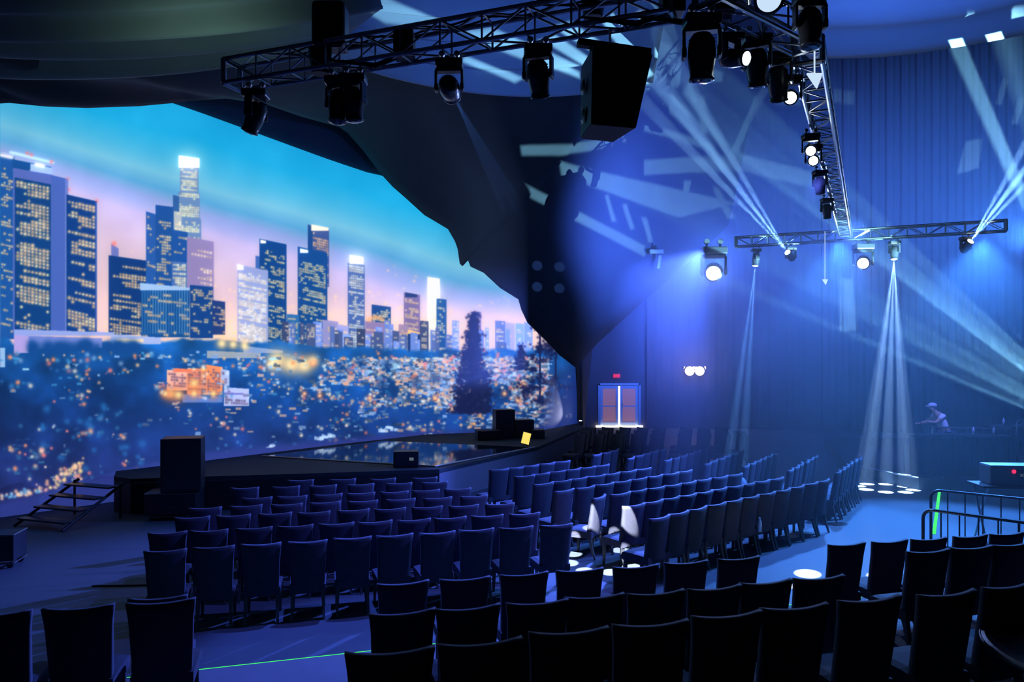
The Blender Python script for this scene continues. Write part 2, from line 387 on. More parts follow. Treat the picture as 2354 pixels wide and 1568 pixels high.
# ground: dark wooded slopes with houses
edge = np.interp(XX, [0, 60, 300, 520, 700, 900, 1100, 1345], [768, 800, 780, 774, 790, 797, 799, 806]) + (nz(40, 3, 8) - .5) * 26
gm = np.clip((YY - edge) / 8, 0, 1)[..., None]
gr = ramp(YY, [(760, (26, 104, 182)), (830, (20, 84, 160)), (900, (16, 66, 135)), (980, (20, 54, 120)), (1060, (30, 50, 118)), (1160, (42, 50, 125))])
gr = gr * (.55 + .95 * nz(55, 5, 9)[..., None]) * np.interp(XX, [0, 400, 900, 1345], [.82, .95, 1.12, 1.05])[..., None]
P = P * (1 - gm) + gr * gm
quad(32, 262, 757, 764, 772, (150, 170, 225)); quad(32, 66, 770, 772, 812, (180, 165, 215)); quad(66, 235, 772, 778, 800, (120, 140, 215)); quad(255, 370, 768, 776, 792, (170, 185, 225))
quad(268, 330, 778, 780, 788, (255, 225, 180)); quad(0, 12, 800, 800, 845, (150, 190, 230))
for k in range(60): dot(r2.uniform(70, 320), 800 + r2.normal(0, 4), r2.uniform(6, 14), (18, 75, 145), .8)
quad(475, 560, 800, 806, 820, (250, 225, 200), .0); quad(476, 600, 806, 812, 824, (245, 220, 190), .6); quad(560, 650, 795, 806, 812, (180, 195, 230), .7)
for x, y, r_ in ((510, 790, 9), (536, 792, 8), (562, 795, 8), (637, 828, 17), (670, 838, 16), (700, 840, 15), (720, 830, 10), (625, 838, 9)):
    dot(x, y, r_ * 1.6, (255, 190, 110), .5); dot(x, y, r_, (255, 235, 180), .9)
def hosp(xa, xb, ya, yb, yc, col): tower(xa, xb, ya, yb, yc, col, (90, 70, 110), .55, 6, 6.5, 6, 0)
hosp(384, 432, 850, 854, 898, (250, 190, 170)); hosp(430, 476, 846, 848, 908, (235, 150, 120)); hosp(474, 512, 838, 844, 908, (255, 150, 95)); hosp(508, 528, 848, 852, 888, (175, 190, 225))
quad(398, 452, 846, 850, 856, (250, 130, 90)); hosp(515, 573, 890, 894, 934, (185, 195, 235)); quad(515, 560, 902, 904, 908, (120, 120, 190)); quad(420, 512, 906, 912, 926, (90, 130, 210)); 
for x, y, r_ in ((446, 881, 9), (392, 905, 9), (410, 908, 9), (380, 905, 6), (446, 905, 7), (490, 905, 7), (468, 848, 5)):
    dot(x, y, r_ * 2, (255, 130, 50), .6); dot(x, y, r_, (255, 230, 150), .9)
# scattered houses and lamps
NZ = nz(60, 3, 21); nz_ = lambda x, y: NZ[int(min(SH - 1, max(0, y - Y0))), int(min(SW - 1, max(0, x)))]
for _ in range(150):                                    # streets: loose clusters of roofs and lamps
    cx_ = r2.uniform(10, 1250); lim = np.interp(cx_, [0, 450, 975, 1260], [1135, 1050, 985, 975]); cy_ = 812 + (lim - 812) * r2.random() ** 1.15
    if r2.random() > np.interp(cx_, [0, 500, 800, 1260], [.5, .6, .95, 1]): continue
    big = np.interp(cx_, [0, 500, 1200], [1.5, 1.15, .9]); sp_ = r2.uniform(8, 30)
    for _k in range(r2.integers(4, 15)):
        x = cx_ + r2.normal(0, sp_ * 1.6); y = cy_ + r2.normal(0, sp_ * .45); f = np.interp(y, [800, 1000], [1, .7])
        if y > lim + 20 or y < 806: continue
        if r2.random() < .62:
            c_ = np.array(((70, 165, 225), (150, 190, 235), (50, 120, 200))[r2.integers(0, 3)]) * f; w_ = r2.uniform(3, 11) * big
            if r2.random() < .5: quad(x, x + w_, y, y + r2.uniform(-2, 2), y + r2.uniform(3, 6) * big, c_, r2.uniform(.4, .85))
            else: dot(x, y, w_ * .4, c_, .7)
        else: dot(x, y, r2.uniform(1.5, 4.2) * big, ((255, 200, 150), (255, 150, 100), (255, 235, 210), (250, 130, 120))[r2.integers(0, 4)], r2.uniform(.7, 1))
for _ in range(3000):
    x = 1260 - abs(r2.normal(0, 330)); y = 806 + 15 * (x > 600) + abs(r2.normal(0, 1)) * np.interp(x, [0, 500, 900, 1260], [110, 80, 75, 80]); lim = np.interp(x, [0, 450, 975, 1260], [1140, 1060, 990, 980])
    if y > lim or x < 0 or nz_(x, y) < .42: continue
    s = r2.random(); f = np.interp(y, [800, 1000], [1, .7])
    if s < .5:
        w_, h_ = r2.uniform(4, 17), r2.uniform(3, 9); c_ = np.array((130, 170, 225)) * r2.uniform(.5, 1.4) * f; quad(x, x + w_, y, y + r2.uniform(-1, 2), y + h_, np.minimum(c_, 245), .85)
    elif s < .64: quad(x, x + r2.uniform(6, 16), y, y, y + r2.uniform(4, 8), np.array((238, 200, 190)) * f, .85)
    else: dot(x, y, r2.uniform(1.5, 4.4), [(255, 230, 200), (255, 180, 120), (255, 130, 90), (220, 240, 255), (255, 120, 130)][r2.choice(5, p=[.36, .22, .12, .22, .08])], r2.uniform(.7, 1))
for x, y in ((1040, 940), (720, 835), (700, 905), (735, 910), (850, 915), (950, 900), (1000, 915), (1085, 900), (1160, 905), (1190, 920), (1205, 885)):
    dot(x, y, 7, (255, 120, 70), .7); dot(x, y, 3.5, (255, 225, 170), .9)
for x, y in ((785, 845), (830, 835), (890, 840), (1000, 870), (955, 880), (880, 880)): dot(x, y, 14, (18, 60, 125), .7)
for _ in range(60):                                    # the traffic at the lower left
    k = r2.random(); x = 85 + k * 105 + r2.normal(0, 6); y = 1130 - k * 65 + r2.normal(0, 8)
    dot(x, y, r2.uniform(2, 5), (255, 170 + r2.integers(0, 70), 120 + r2.integers(0, 60)), .8)
for _ in range(34): x = r2.uniform(0, 90); dot(x, 1142 - x * .12 + r2.normal(0, 4), r2.uniform(2.5, 5), (255, 205, 170) if r2.random() > .4 else (110, 185, 235), .8)
for _ in range(30): dot(r2.uniform(90, 330), 1000 + r2.normal(0, 45), r2.uniform(3, 9), (40, 120, 190), .6)
for _ in range(26): dot(r2.uniform(440, 900), 1030 + r2.normal(0, 12), r2.uniform(2, 5), (70, 150, 215), .7)
# lower margin and the two tree shapes
lowm = np.clip((YY - np.interp(XX, [0, 100, 260, 450, 975, 1200, 1345], [1150, 1128, 1080, 1035, 985, 985, 960])) / 14, 0, 1)[..., None]
P = P * (1 - lowm) + np.array((44, 56, 132)) * lowm
def tree(cx, y0_, y1_, w0, w1, n, seed, dens=.9):
    r = np.random.default_rng(seed); prof = r.uniform(.55, 1.35, 14)
    for _ in range(n):
        k = r.random() ** .75; y = y0_ + (y1_ - y0_) * k; w_ = (w0 + (w1 - w0) * k) * np.interp(k * 13, np.arange(14), prof)
        dot(cx + r.normal(0, .5) * w_, y, r.uniform(1.0, 3.6), (18, 26, 72), dens)
tree(1088, 716, 950, 9, 40, 1900, 1)
tree(1060, 850, 950, 6, 26, 300, 3)
tree(1118, 850, 950, 6, 30, 300, 8)
r3 = np.random.default_rng(12)
for bx_, by_, bl in ((1242, 750, 930), (1278, 820, 930)):
    quad(bx_ - 1.5, bx_ + 2, by_, by_, bl, (18, 26, 72))
for _ in range(34):
    k = r3.random(); x = 1245 + r3.normal(0, 30) * (.35 + k); y = 748 + 185 * k; w_ = r3.uniform(5, 15)
    for _k in range(16): dot(x + r3.normal(0, w_ * .8), y + r3.normal(0, w_ * .45), r3.uniform(1.5, 4), (18, 26, 72), .9)
tree(1197, 788, 850, 6, 20, 170, 4)
fade = np.clip((XX + .5 * (YY - 900) - 1262) / 55, 0, 1)[..., None]
P = P * (1 - fade * .94) + np.array((22, 44, 118)) * fade * .94
for k in range(26): dot(r2.uniform(1235, 1318), r2.uniform(860, 960), r2.uniform(1, 2.2), (255, 200, 170), .5)
for x_, y_ in ((878, 988), (892, 980), (742, 1003), (760, 1000), (905, 985), (730, 1008), (620, 1024), (985, 1000)):
    for _k in range(7): quad(x_ + r2.uniform(-9, 9), x_ + r2.uniform(-4, 16), y_ + r2.uniform(-6, 4), y_, y_ + r2.uniform(3, 8), (190, 215, 245), .7)
P = np.clip(P, 0, 255)
def blur(A, s):
    n = int(s * 3); k = np.exp(-np.arange(-n, n + 1) ** 2 / (2 * s * s)); k /= k.sum(); B = np.zeros_like(A)
    for i, w in enumerate(k): B += w * np.roll(A, i - n, 0)
    D = np.zeros_like(A)
    for i, w in enumerate(k): D += w * np.roll(B, i - n, 1)
    return D
P = blur(P, 1.0); hi = np.clip(P - 170, 0, 255) * np.clip((P.min(-1, keepdims=True) - 120) / 80, 0, 1); P = np.clip(P + blur(hi, 5) * .55 + blur(hi, 14) * .4, 0, 255)
# resample to the wall: columns run along it, rows run up it
TW, TH, HMAX = 2400, 1100, 10.0
ss = np.linspace(0, 1, TW); wx = np.interp(ss * NS, np.arange(NS + 1), [p[0] for p in wpts]); wy = np.interp(ss * NS, np.arange(NS + 1), [p[1] for p in wpts])
hh = HMAX * (1 - (np.arange(TH) + .5) / TH)
pxs = CX + wx / wy * F; pys = HY - (hh[:, None] - CH) / wy[None, :] * F
ix = np.clip(pxs[None, :] - X0, 0, SW - 1.01) + 0 * pys; iy = np.clip(pys - Y0, 0, SH - 1.01)
i0 = ix.astype(int); j0 = iy.astype(int); fx = (ix - i0)[..., None]; fy = (iy - j0)[..., None]
tex = (P[j0, i0] * (1 - fx) + P[j0, i0 + 1] * fx) * (1 - fy) + (P[j0 + 1, i0] * (1 - fx) + P[j0 + 1, i0 + 1] * fx) * fy
SCR = image_from('city_picture', (tex / 255).astype(np.float32))
def screen_material():
    m = bpy.data.materials.new('projected_city_at_dusk'); m.use_nodes = True; nt = m.node_tree; N, L = nt.nodes, nt.links
    b = N['Principled BSDF']; b.inputs['Base Color'].default_value = (.3, .3, .32, 1); b.inputs['Roughness'].default_value = .9
    ti = N.new('ShaderNodeTexImage'); ti.image = SCR; L.new(ti.outputs[0], b.inputs['Emission Color']); b.inputs['Emission Strength'].default_value = 1.0
    return m
b = NB(); uvl = b.loops.layers.uv.new('UVMap')
rows = []
for i, (x, y) in enumerate(wpts):
    t_ = top_of(i); rows.append([b.verts.new((x, y, h)) for h in (0, t_ * .5, t_)])
for i in range(NS):
    for j in range(2):
        f = b.faces.new((rows[i][j], rows[i + 1][j], rows[i + 1][j + 1], rows[i][j + 1]))
        for lp in f.loops:
            u = i / NS if lp.vert in rows[i] else (i + 1) / NS
            lp[uvl].uv = (u, lp.vert.co.z / HMAX)
so = obj('projection_screen', b, screen_material())
tag(so, 'huge curved projection screen showing a city skyline at dusk behind the stage', 'screen')
b = NB()
sheet(b, [[Vector((x - .12, y + .15, h)) for h in (0, 13.5)] for x, y in wpts]); bk = tag(obj('wall_stage', b, mat('navy_stage_wall', (.09, .11, .16), .9, 0, .1, 1)), kind='structure'); thicken(bk, .15, 0)
b = NB(); x_, y_ = wpts[-1]; box(b, ((x_ + 3.2) / 2 + .1, (y_ + ZB) / 2, 6.5), (.15, math.dist((x_, y_), (3.2, ZB)), 13), Matrix.Rotation(-math.atan2(3.2 - x_, ZB - y_), 3, 'Z'))
tag(obj('wall_side', b, M['wall']), kind='structure')

# ------------------------------------------------------------------ drapes overhead and around the screen
inner = [(-160, 262), (-60, 240), (20, 235), (110, 243), (200, 246), (320, 242), (430, 232), (520, 224), (610, 238), (690, 266), (780, 291), (800, 305), (835, 345), (872, 395),
         (902, 428), (938, 460), (975, 494), (1030, 527), (1046, 555), (1052, 572), (1057, 606), (1063, 612), (1067, 598), (1071, 586), (1082, 613), (1112, 627), (1150, 662),
         (1192, 688), (1199, 712), (1213, 742), (1250, 778), (1288, 818), (1324, 845), (1327, 905), (1328, 968)]
okeys = [-160, 430, 610, 780, 872, 1030, 1195, 1290, 1324, 1328]
oval = [(-600, -330, 10.0), (60, -330, 10.5), (520, -330, 11.5), (930, -330, 14), (1250, -280, 18), (1560, -150, 27), (1760, 200, 34.9), (1700, 500, 35.0), (1362, 790, 35.1), (1342, 985, 35.1)]
zkeys = ([-160, 430, 610, 780, 872, 1328], [13.0, 15.2, 17.0, 20.5, 0, 0])
fine = []
for (a0, a1), (b0, b1) in zip(inner, inner[1:]):
    n = max(1, int(math.hypot(b0 - a0, b1 - a1) / 9))
    fine += [(a0 + (b0 - a0) * k / n, a1 + (b1 - a1) * k / n) for k in range(n)]
fine.append(inner[-1])
def zin(px, py):
    w = wall_depth(px) - .45
    if px >= 872: return w
    return float(np.interp(px, [-160, 430, 610, 780, 872], [13.0, 15.2, 18.0, 21.5, wall_depth(872) - .45]))
grid = []; NV = 34
for idx, (px, py) in enumerate(fine):
    key = px if px < 1324 else 1324 + (py - 845) / 123 * 4
    o_ = [float(np.interp(key, okeys, [v[k] for v in oval])) for k in range(3)]
    A = U(px, py, zin(px, py)); Bq = U(*o_); row = []
    for j in range(NV + 1):
        v = j / NV; p = A.lerp(Bq, v)
        left = min(1, max(0, (900 - px) / 300))
        fold = math.sin(v * 19 + .02 * px * (1 - v) + 1.3 * math.sin(px * .012)) * .17 * left * (1 - (2 * v - 1) ** 4)
        fold += math.sin(v * 7 + px * .008) * .3 * math.sin(v * math.pi) * float(np.interp(px, [1100, 1250], [1, .2]))
        fold += -.85 * math.sin(v * math.pi) * (1 - left * .3) * float(np.interp(px, [1100, 1250], [1, .12]))
        nrm = Vector((.2, -.5, -1)).normalized() if left > .5 else Vector((.5, -.8, -.3)).normalized()
        row.append(p - nrm * -(-fold) * 1.0 if False else p + nrm * fold * (-1))
    grid.append(row)
b = NB(); sheet(b, grid)
cut = [f for f in b.faces if True]
o = tag(obj('fabric_canopy', b, M['cave'], smooth=True), 'vast dark fabric canopy with a ragged cave-like edge framing the skyline screen', 'drape'); thicken(o, .04, 0)
# swags of paler cloth slung across the canopy over the seats
def swag(p0, p1, p2, p3, sag, name, label, m, folds=5, nu=40, nv=24, amp=.1):
    g = []
    for i in range(nu + 1):
        u = i / nu; a = p0.lerp(p1, u); c = p3.lerp(p2, u); row = []
        for j in range(nv + 1):
            v = j / nv; q_ = a.lerp(c, v); q_.z -= sag * math.sin(math.pi * u) * (1 + .25 * math.sin(v * folds * 6.28)) + amp * math.sin(v * folds * 6.28 + 2 * math.sin(3 * u)) * math.sin(math.pi * min(1, u * 1.0 + .0)) ** .5
            row.append(q_)
        g.append(row)
    b = NB(); sheet(b, g); o = tag(obj(name, b, m, smooth=True), label, 'drape', 'ceiling cloths'); thicken(o, .03, 0); return o
swag(U(-420, 60, 10.2), U(880, 20, 11.2), U(820, -200, 10.4), U(-500, -160, 8.6), .25, 'ceiling_swag', 'dark grey ceiling swag with long folds above the left end of the truss', M['ceiling'], 3)
swag(U(-420, 130, 12.2), U(760, 110, 13.0), U(880, 15, 12.0), U(-420, 20, 10.6), .35, 'ceiling_swag', 'lower dark ceiling swag hanging just above the skyline screen', M['ceiling'], 2)
swag(U(610, 80, 13.2), U(1500, 190, 17.0), U(1560, -140, 16.0), U(640, -60, 12.2), .55, 'ceiling_swag', 'pale-striped ceiling cloth behind the long truss and hanging loudspeaker', M['silver'], 4)
swag(U(1862, 134, 13.6), U(2560, 20, 12.4), U(2560, -420, 8.0), U(1480, -260, 9.5), .12, 'ceiling_swag', 'bright blue-lit ceiling cloth with a scalloped edge above the far curtain', M['silver'], 4)
# pleated curtains on the back wall
def curtain(px0, px1, z0, z1, h0, h1, label, m, pleats=40, deep=1.0):
    a = Vector(((px0 - CX) / F * z0, z0, 0)); c = Vector(((px1 - CX) / F * z1, z1, 0)); d = (c - a); L_ = d.length; n = Vector((-d.y, d.x, 0)).normalized(); g = []
    N_ = pleats * 6
    for i in range(N_ + 1):
        u = i / N_; g.append([a + d * u + n * deep * (.014 * math.sin(u * pleats * 6.283) + .05 * math.sin(u * pleats * 2.1)) * k + Vector((0, 0, hq)) for hq, k in ((h0, 1.3), ((h0 + h1) / 2, 1), (h1, .8))])
    b = NB(); sheet(b, g); o = tag(obj('stage_curtain', b, m, smooth=True), label, 'curtain', 'curtains round the hall'); thicken(o, .02, 0); return o
M['navycurtain'] = mat('navy_curtain', (.07, .07, .085), .9, 0, .1, 2)
curtain(1487, 1890, 34.6, 34.0, 0.05, 16.5, 'tall pleated blue-lit curtain right of the double door along the back wall', M['navycurtain'], 30, .35)
curtain(1890, 2450, 33.9, 29.0, 0.05, 16.5, 'wide pleated curtain behind the standing technician at the far side', M['navycurtain'], 46)

# ------------------------------------------------------------------ stage
P_ = lambda px, py, h: tuple(G(px, py, h).xy)
HS = .75
deck = [P_(262, 1096, HS), P_(300, 1101, HS), P_(1010, 1079, HS), P_(1236, 1028, HS), (2.6, 27.4), (2.5, 29.0), (.9, 26.1), (-.9, 25.7), (-2.75, 25.1), (-5.2, 22.2), (-7.7, 18.9), (-9.0, 17.3)]
t = thing('stage', 'low angular stage with black deck and skirt below the skyline screen', 'stage', (-3, 18, 0))
b = NB(); prism(b, [(x + 3, y - 18) for x, y in deck], .66, HS); obj('deck', b, M['deck'], t)
b = NB()
dd = [(x + 3, y - 18) for x, y in deck]
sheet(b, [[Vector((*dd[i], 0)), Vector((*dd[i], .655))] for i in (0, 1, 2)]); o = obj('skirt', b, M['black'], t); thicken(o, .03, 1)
b = NB(); sheet(b, [[Vector((*dd[i], 0)), Vector((*dd[i], .655))] for i in (2, 3, 4)]); o = obj('skirt', b, M['litfascia'], t); thicken(o, .03, 1); o['label'] = 'fabric skirt painted lighter for blue light on it'
b = NB(); prism(b, [(x + 3, y - 18) for x, y in (P_(604, 1050, HS), P_(1000, 1074, HS), P_(1228, 1029.5, HS), P_(882, 1014.5, HS))], HS, HS + .012); gp = obj('mirror_floor', b, M['gloss'], t); gp['label'] = 'glossy reflecting floor panel'
b = NB()
qs = [P_(604, 1050, HS), P_(1000, 1074, HS), P_(1228, 1029.5, HS)]
for a, c in zip(qs, qs[1:]): tube(b, [(a[0] + 3, a[1] - 18, HS + .02), (c[0] + 3, c[1] - 18, HS + .02)], .018, 6)
obj('edge_trim', b, M['gold'], t)

# stair unit at the near end of the stage
sa = G(245, 1100, HS); t = thing('stage_stairs', 'black metal stage stairs with four open treads leading up to the deck', 'stairs', (sa.x - .1, sa.y - .1, 0), math.radians(70))
for k in range(4):
    b = NB(); rbox(b, (-.25 - k * .34, -.05, .66 - k * .17), (.27, 1.25, .035), r=.008); obj('tread', b, M['darksteel'], t)
for s in (-1, 1):
    b = NB(); tube(b, [(0, -.05 + s * .64, .72), (-1.45, -.05 + s * .64, .02)], .03, 6); tube(b, [(-.1, -.05 + s * .64, .72), (-.1, -.05 + s * .64, 0)], .025, 6); obj('stringer', b, M['darksteel'], t)

def cabinet(name, label, cat, c, s, rz, m=None, grille=True, extra=None, handles=False):
    t = thing(name, label, cat, (c[0], c[1], c[2]), rz)
    b = NB(); rbox(b, (0, 0, s[2] / 2), s, r=.012); obj('cabinet', b, m or M['case'], t)
    if grille:
        b = NB(); rbox(b, (0, -s[1] / 2 - .006, s[2] / 2), (s[0] * .9, .02, s[2] * .9), r=.006); obj('grille', b, M['blackgloss'], t)
    return t
def road_case(label, c, s, rz):
    t = thing('flight_case', label, 'flight case', c, rz)
    b = NB(); rbox(b, (0, 0, s[2] / 2 + .08), (s[0], s[1], s[2] - .08), r=.01); obj('case_body', b, M['case'], t)
    b = NB()
    for z in (.09, s[2] + .035): 
        for a, c2 in (((-1, -1), (1, -1)), ((1, -1), (1, 1)), ((1, 1), (-1, 1)), ((-1, 1), (-1, -1))): tube(b, [(a[0] * s[0] / 2, a[1] * s[1] / 2, z), (c2[0] * s[0] / 2, c2[1] * s[1] / 2, z)], .012, 6)
    obj('edge_rail', b, M['steel'], t)
    for x in (-1, 1):
        for y in (-1, 1):
            b = NB(); lathe(b, [(.05, -.02), (.05, .02)], 14, Matrix.Translation((x * s[0] * .38, y * s[1] * .38, .05)) @ Matrix.Rotation(math.pi / 2, 4, 'X')); obj('caster', b, M['blackgloss'], t)
    b = NB(); tube(b, [(-.1, -s[1] / 2 - .01, s[2] * .55), (-.1, -s[1] / 2 - .05, s[2] * .55), (.1, -s[1] / 2 - .05, s[2] * .55), (.1, -s[1] / 2 - .01, s[2] * .55)], .01, 6); obj('handle', b, M['steel'], t)
    return t
pc = G(385, 1198, 0); road_case('large black flight case on casters beside the stage stairs', (pc.x, pc.y + .35, 0), (1.0, .7, .52), .15)
cabinet('loudspeaker', 'tall black loudspeaker standing on the flight case beside the stage', 'loudspeaker', (pc.x + .17, pc.y + .35, .575), (.78, .6, 1.1), .25)
w = G(931, 1075, HS); t = cabinet('stage_monitor', 'small black stage monitor with a white label at the stage front edge', 'loudspeaker', (w.x, w.y + .2, HS), (.58, .4, .37), .1)
b = NB(); box(b, (.13, -.223, .2), (.1, .006, .07)); obj('label_card', b, M['labelglow'], t)
for (px, py, wd, hg, zz, lb) in ((1158, 941, .62, .85, 24.1, 'topmost black equipment box stacked at the back of the stage'), (1202, 964, .6, .62, 24.2, 'black equipment box beside the tall stack at the back of the stage'),
                                 (1236, 987, .42, .33, 24.0, 'smallest low black box at the end of the stage equipment row'), (1122, 988, .75, .3, 23.6, 'long low black box in front of the skyline at the stage back')):
    q_ = U(px, py, zz); cabinet('equipment_box', lb, 'equipment box', (q_.x, zz, HS), (wd, .5, q_.z - HS), .25 * (wd > .5), grille=wd > .61)
# tablet on a small stand at the thrust tip
tp = G(1206, 1031, HS); t = thing('tablet_stand', 'glowing yellow tablet on a small tripod stand at the stage corner', 'tablet', (tp.x, tp.y, HS + .013), .15)
b = NB()
for k in range(3): tube(b, [(0, 0, .1), (.12 * math.cos(k * 2.1), .12 * math.sin(k * 2.1), .008)], .008, 6)
obj('tripod', b, M['darksteel'], t)
R = Matrix.Rotation(math.radians(16), 3, 'Y') @ Matrix.Rotation(math.radians(-12), 3, 'X')
b = NB(); rbox(b, (.04, 0, .27), (.26, .02, .36), R, r=.008); obj('tablet_body', b, M['blackgloss'], t)
b = NB(); box(b, Vector((.04, 0, .27)) + R @ Vector((0, -.014, 0)), (.225, .006, .32), R); obj('tablet_screen', b, M['yellow'], t)

# ------------------------------------------------------------------ chairs
def chair_proto():
    t = thing('banquet_chair', 'x', 'chair')
    # seat with rolled front edge
    b = NB(); prof = [(-.24, .36), (-.24, .455), (-.1, .47), (.1, .475), (.2, .47), (.245, .45), (.262, .41), (.255, .36), (.23, .345)]
    L_ = [];  W2 = [.225, .225, .23, .235, .235, .232, .23, .23, .225]
    nx = 7
    g = []
    for (y, z), w in zip(prof, W2):
        g.append([Vector((w * (2 * i / nx - 1), y, z - (.012 if i in (0, nx) else 0))) for i in range(nx + 1)])
    vs = sheet(b, g)
    for side in (0, nx): b.faces.new([r[side] for r in vs] if side == 0 else [r[side] for r in vs][::-1])
    b.faces.new([vs[0][i] for i in range(nx + 1)][::-1] + [vs[-1][i] for i in range(nx + 1)])
    bmesh.ops.recalc_face_normals(b, faces=b.faces[:]); obj('seat', b, M['chair'], t)
    # backrest: curved upholstered slab
    b = NB(); front, back = [], []; nu, nv = 10, 12
    for j in range(nv + 1):
        v = j / nv; z = .34 + .68 * v; w = .205 + .03 * v + .012 * max(0, v - .8) * 5; yc = -.215 - .035 * math.sin(v * 2.4) - .085 * v * v; th = .036 - .014 * v
        fr, bkr = [], []
        for i in range(nu + 1):
            u = 2 * i / nu - 1; cz = .012 * u * u * max(0, v - .5) * 2 - .0 ; cv = .045 * u * u
            fr.append(Vector((u * w, yc + cv + th, z + cz))); bkr.append(Vector((u * w, yc + cv - th, z + cz - (.006 if j == nv else 0))))
        front.append(fr); back.append(bkr)
    A = sheet(b, front); B_ = sheet(b, back)
    for j in range(nv):
        for s in (0, nu): b.faces.new((A[j][s], A[j + 1][s], B_[j + 1][s], B_[j][s]))
    for i in range(nu):
        for j in (0, nv): b.faces.new((A[j][i], A[j][i + 1], B_[j][i + 1], B_[j][i]))
    bmesh.ops.recalc_face_normals(b, faces=b.faces[:]); obj('backrest', b, M['chair'], t, smooth=True)
    for sx in (-1, 1):
        for sy in (-1, 1):
            b = NB(); top_ = Vector((sx * .19, sy * .2, .37)); bot = Vector((sx * (.2), .21 if sy > 0 else -.3, 0))
            r1, r2_ = .024, .015; rings = []
            for p_, r_ in ((top_, r1), (top_.lerp(bot, .5) + Vector((0, .012 if sy < 0 else 0, 0)), .02), (bot, r2_)):
                rings.append([b.verts.new(p_ + Vector((dx * r_, dy * r_, 0))) for dx, dy in ((-1, -1), (1, -1), (1, 1), (-1, 1))])
            for a, c in zip(rings, rings[1:]):
                for k in range(4): b.faces.new((a[k], c[k], c[(k + 1) % 4], a[(k + 1) % 4]))
            b.faces.new(rings[0]); b.faces.new(rings[-1][::-1]); bmesh.ops.recalc_face_normals(b, faces=b.faces[:]); obj('leg', b, M['chair_leg'], t)
    return t
CHAIR = chair_proto(); first_used = [False]
ORD = ['first', 'second', 'third', 'fourth', 'fifth', 'sixth', 'seventh', 'eighth', 'ninth', 'tenth', 'eleventh', 'twelfth', 'thirteenth']
chairs_xy = []
def put_chair(x, y, h, yaw, label, group):            # x, y: foot of the top rail; yaw: turn to the left from facing away
    if first_used[0]: c = copy_thing(CHAIR)
    else: c = CHAIR; first_used[0] = True
    r = math.radians(yaw); f = Vector((-math.sin(r), math.cos(r)))
    c.location = (x + f.x * .3, y + f.y * .3, h); c.rotation_euler = (0, 0, r); c['label'] = label; c['group'] = group
    chairs_xy.append((c.location.x, c.location.y)); return c
def top_xy(px, py, base):                             # a seen top rail -> the plan
    z = (CH - base - 1.02) * F / (py - HY); return Vector(((px - CX) / F * z, z))
def row(a, c, n, base, yaw, lab, group, skip=(), jit=.02):
    A = top_xy(*a, base); B_ = top_xy(*c, base)
    for k in range(n):
        if k in skip: continue
        p = A.lerp(B_, k / max(1, n - 1)); yw = yaw[0] + (yaw[1] - yaw[0]) * k / max(1, n - 1) if isinstance(yaw, tuple) else yaw
        put_chair(p.x + random.uniform(-jit, jit), p.y + random.uniform(-jit, jit), base, yw + random.uniform(-2.5, 2.5), lab % ORD[k], group)
# near block before the stage: seats counted from the stairs end
gA = 'chairs in the block facing the stage front'
nm = ['first', 'second', 'third', 'fourth', 'fifth', 'sixth', 'seventh']
lA = 'dark chair in the %s row from the green-lit platform, %s seat from the stairs end'
for k, (a, c, n) in enumerate([((382, 1266), (1278, 1207), 10), ((384, 1225), (1206, 1182), 10), ((440, 1190), (1152, 1159), 9), ((470, 1168), (1091, 1141), 8),
                               ((590, 1145), (1055, 1124), 7), ((565, 1122), (1002, 1109), 6), ((690, 1104), (975, 1099), 4)]):
    row(a, c, n, 0, (15, 17), lA % (nm[k], '%s'), gA)
# middle block beside the thrust
gM = 'chairs in the block beside the stage corner'
lM = 'blue-lit chair, %s seat along the %s row from the stage corner'
for k, (a, c, n) in enumerate([((1150, 1079), (1291, 1061), 5), ((1207, 1094), (1385, 1069.6), 6), ((1249, 1112), (1477, 1078), 7), ((1301, 1127), (1576, 1083), 8),
                               ((1381, 1142), (1690, 1091), 9), ((1459, 1161), (1786, 1100), 10), ((1518, 1190), (1893, 1105), 11)]):
    A = top_xy(*a, 0); B_ = top_xy(*c, 0)
    for j in range(n):
        p = A.lerp(B_, j / (n - 1)); put_chair(p.x + random.uniform(-.02, .02), p.y + random.uniform(-.02, .02), 0, 38 + random.uniform(-5, 5) + (24 if (k == 4 and j == 0) else 0), lM % (ORD[j], nm[k]), gM)
# outer block turned to the stage
gN = 'chairs in the block turned sideways to the stage'
lN = 'narrow-seen chair turned sideways, %s along the %s short row beyond the aisle'
d = Vector((.55, .835))
for k, ((px, py), n) in enumerate([((1376, 1044), 3), ((1453, 1052), 5), ((1540, 1057), 6), ((1629, 1064), 6), ((1717, 1070), 6), ((1820, 1079), 6), ((1930, 1084), 6)]):
    A = top_xy(px, py, 0)
    for j in range(n):
        p = A + d * (.48 * j); put_chair(p.x + random.uniform(-.02, .02), p.y + random.uniform(-.02, .02), 0, 60 + random.uniform(-3, 3), lN % (ORD[j], nm[k]), gN)
# far block facing back towards the stage from the other side
gF = 'dark chairs on the far side of the stage'
lF = 'dark chair on the far side before the double door, %s seat of the %s row'
for k in range(3):
    for j in range(9 if k < 2 else 8):
        x = 2.05 + .56 * j + .25 * k + (.28 if j > 4 else 0); y = 22.6 + 1.0 * k - .02 * j
        put_chair(x, y, 0, 128 + random.uniform(-4, 4), lF % (ORD[j], nm[k]), gF)
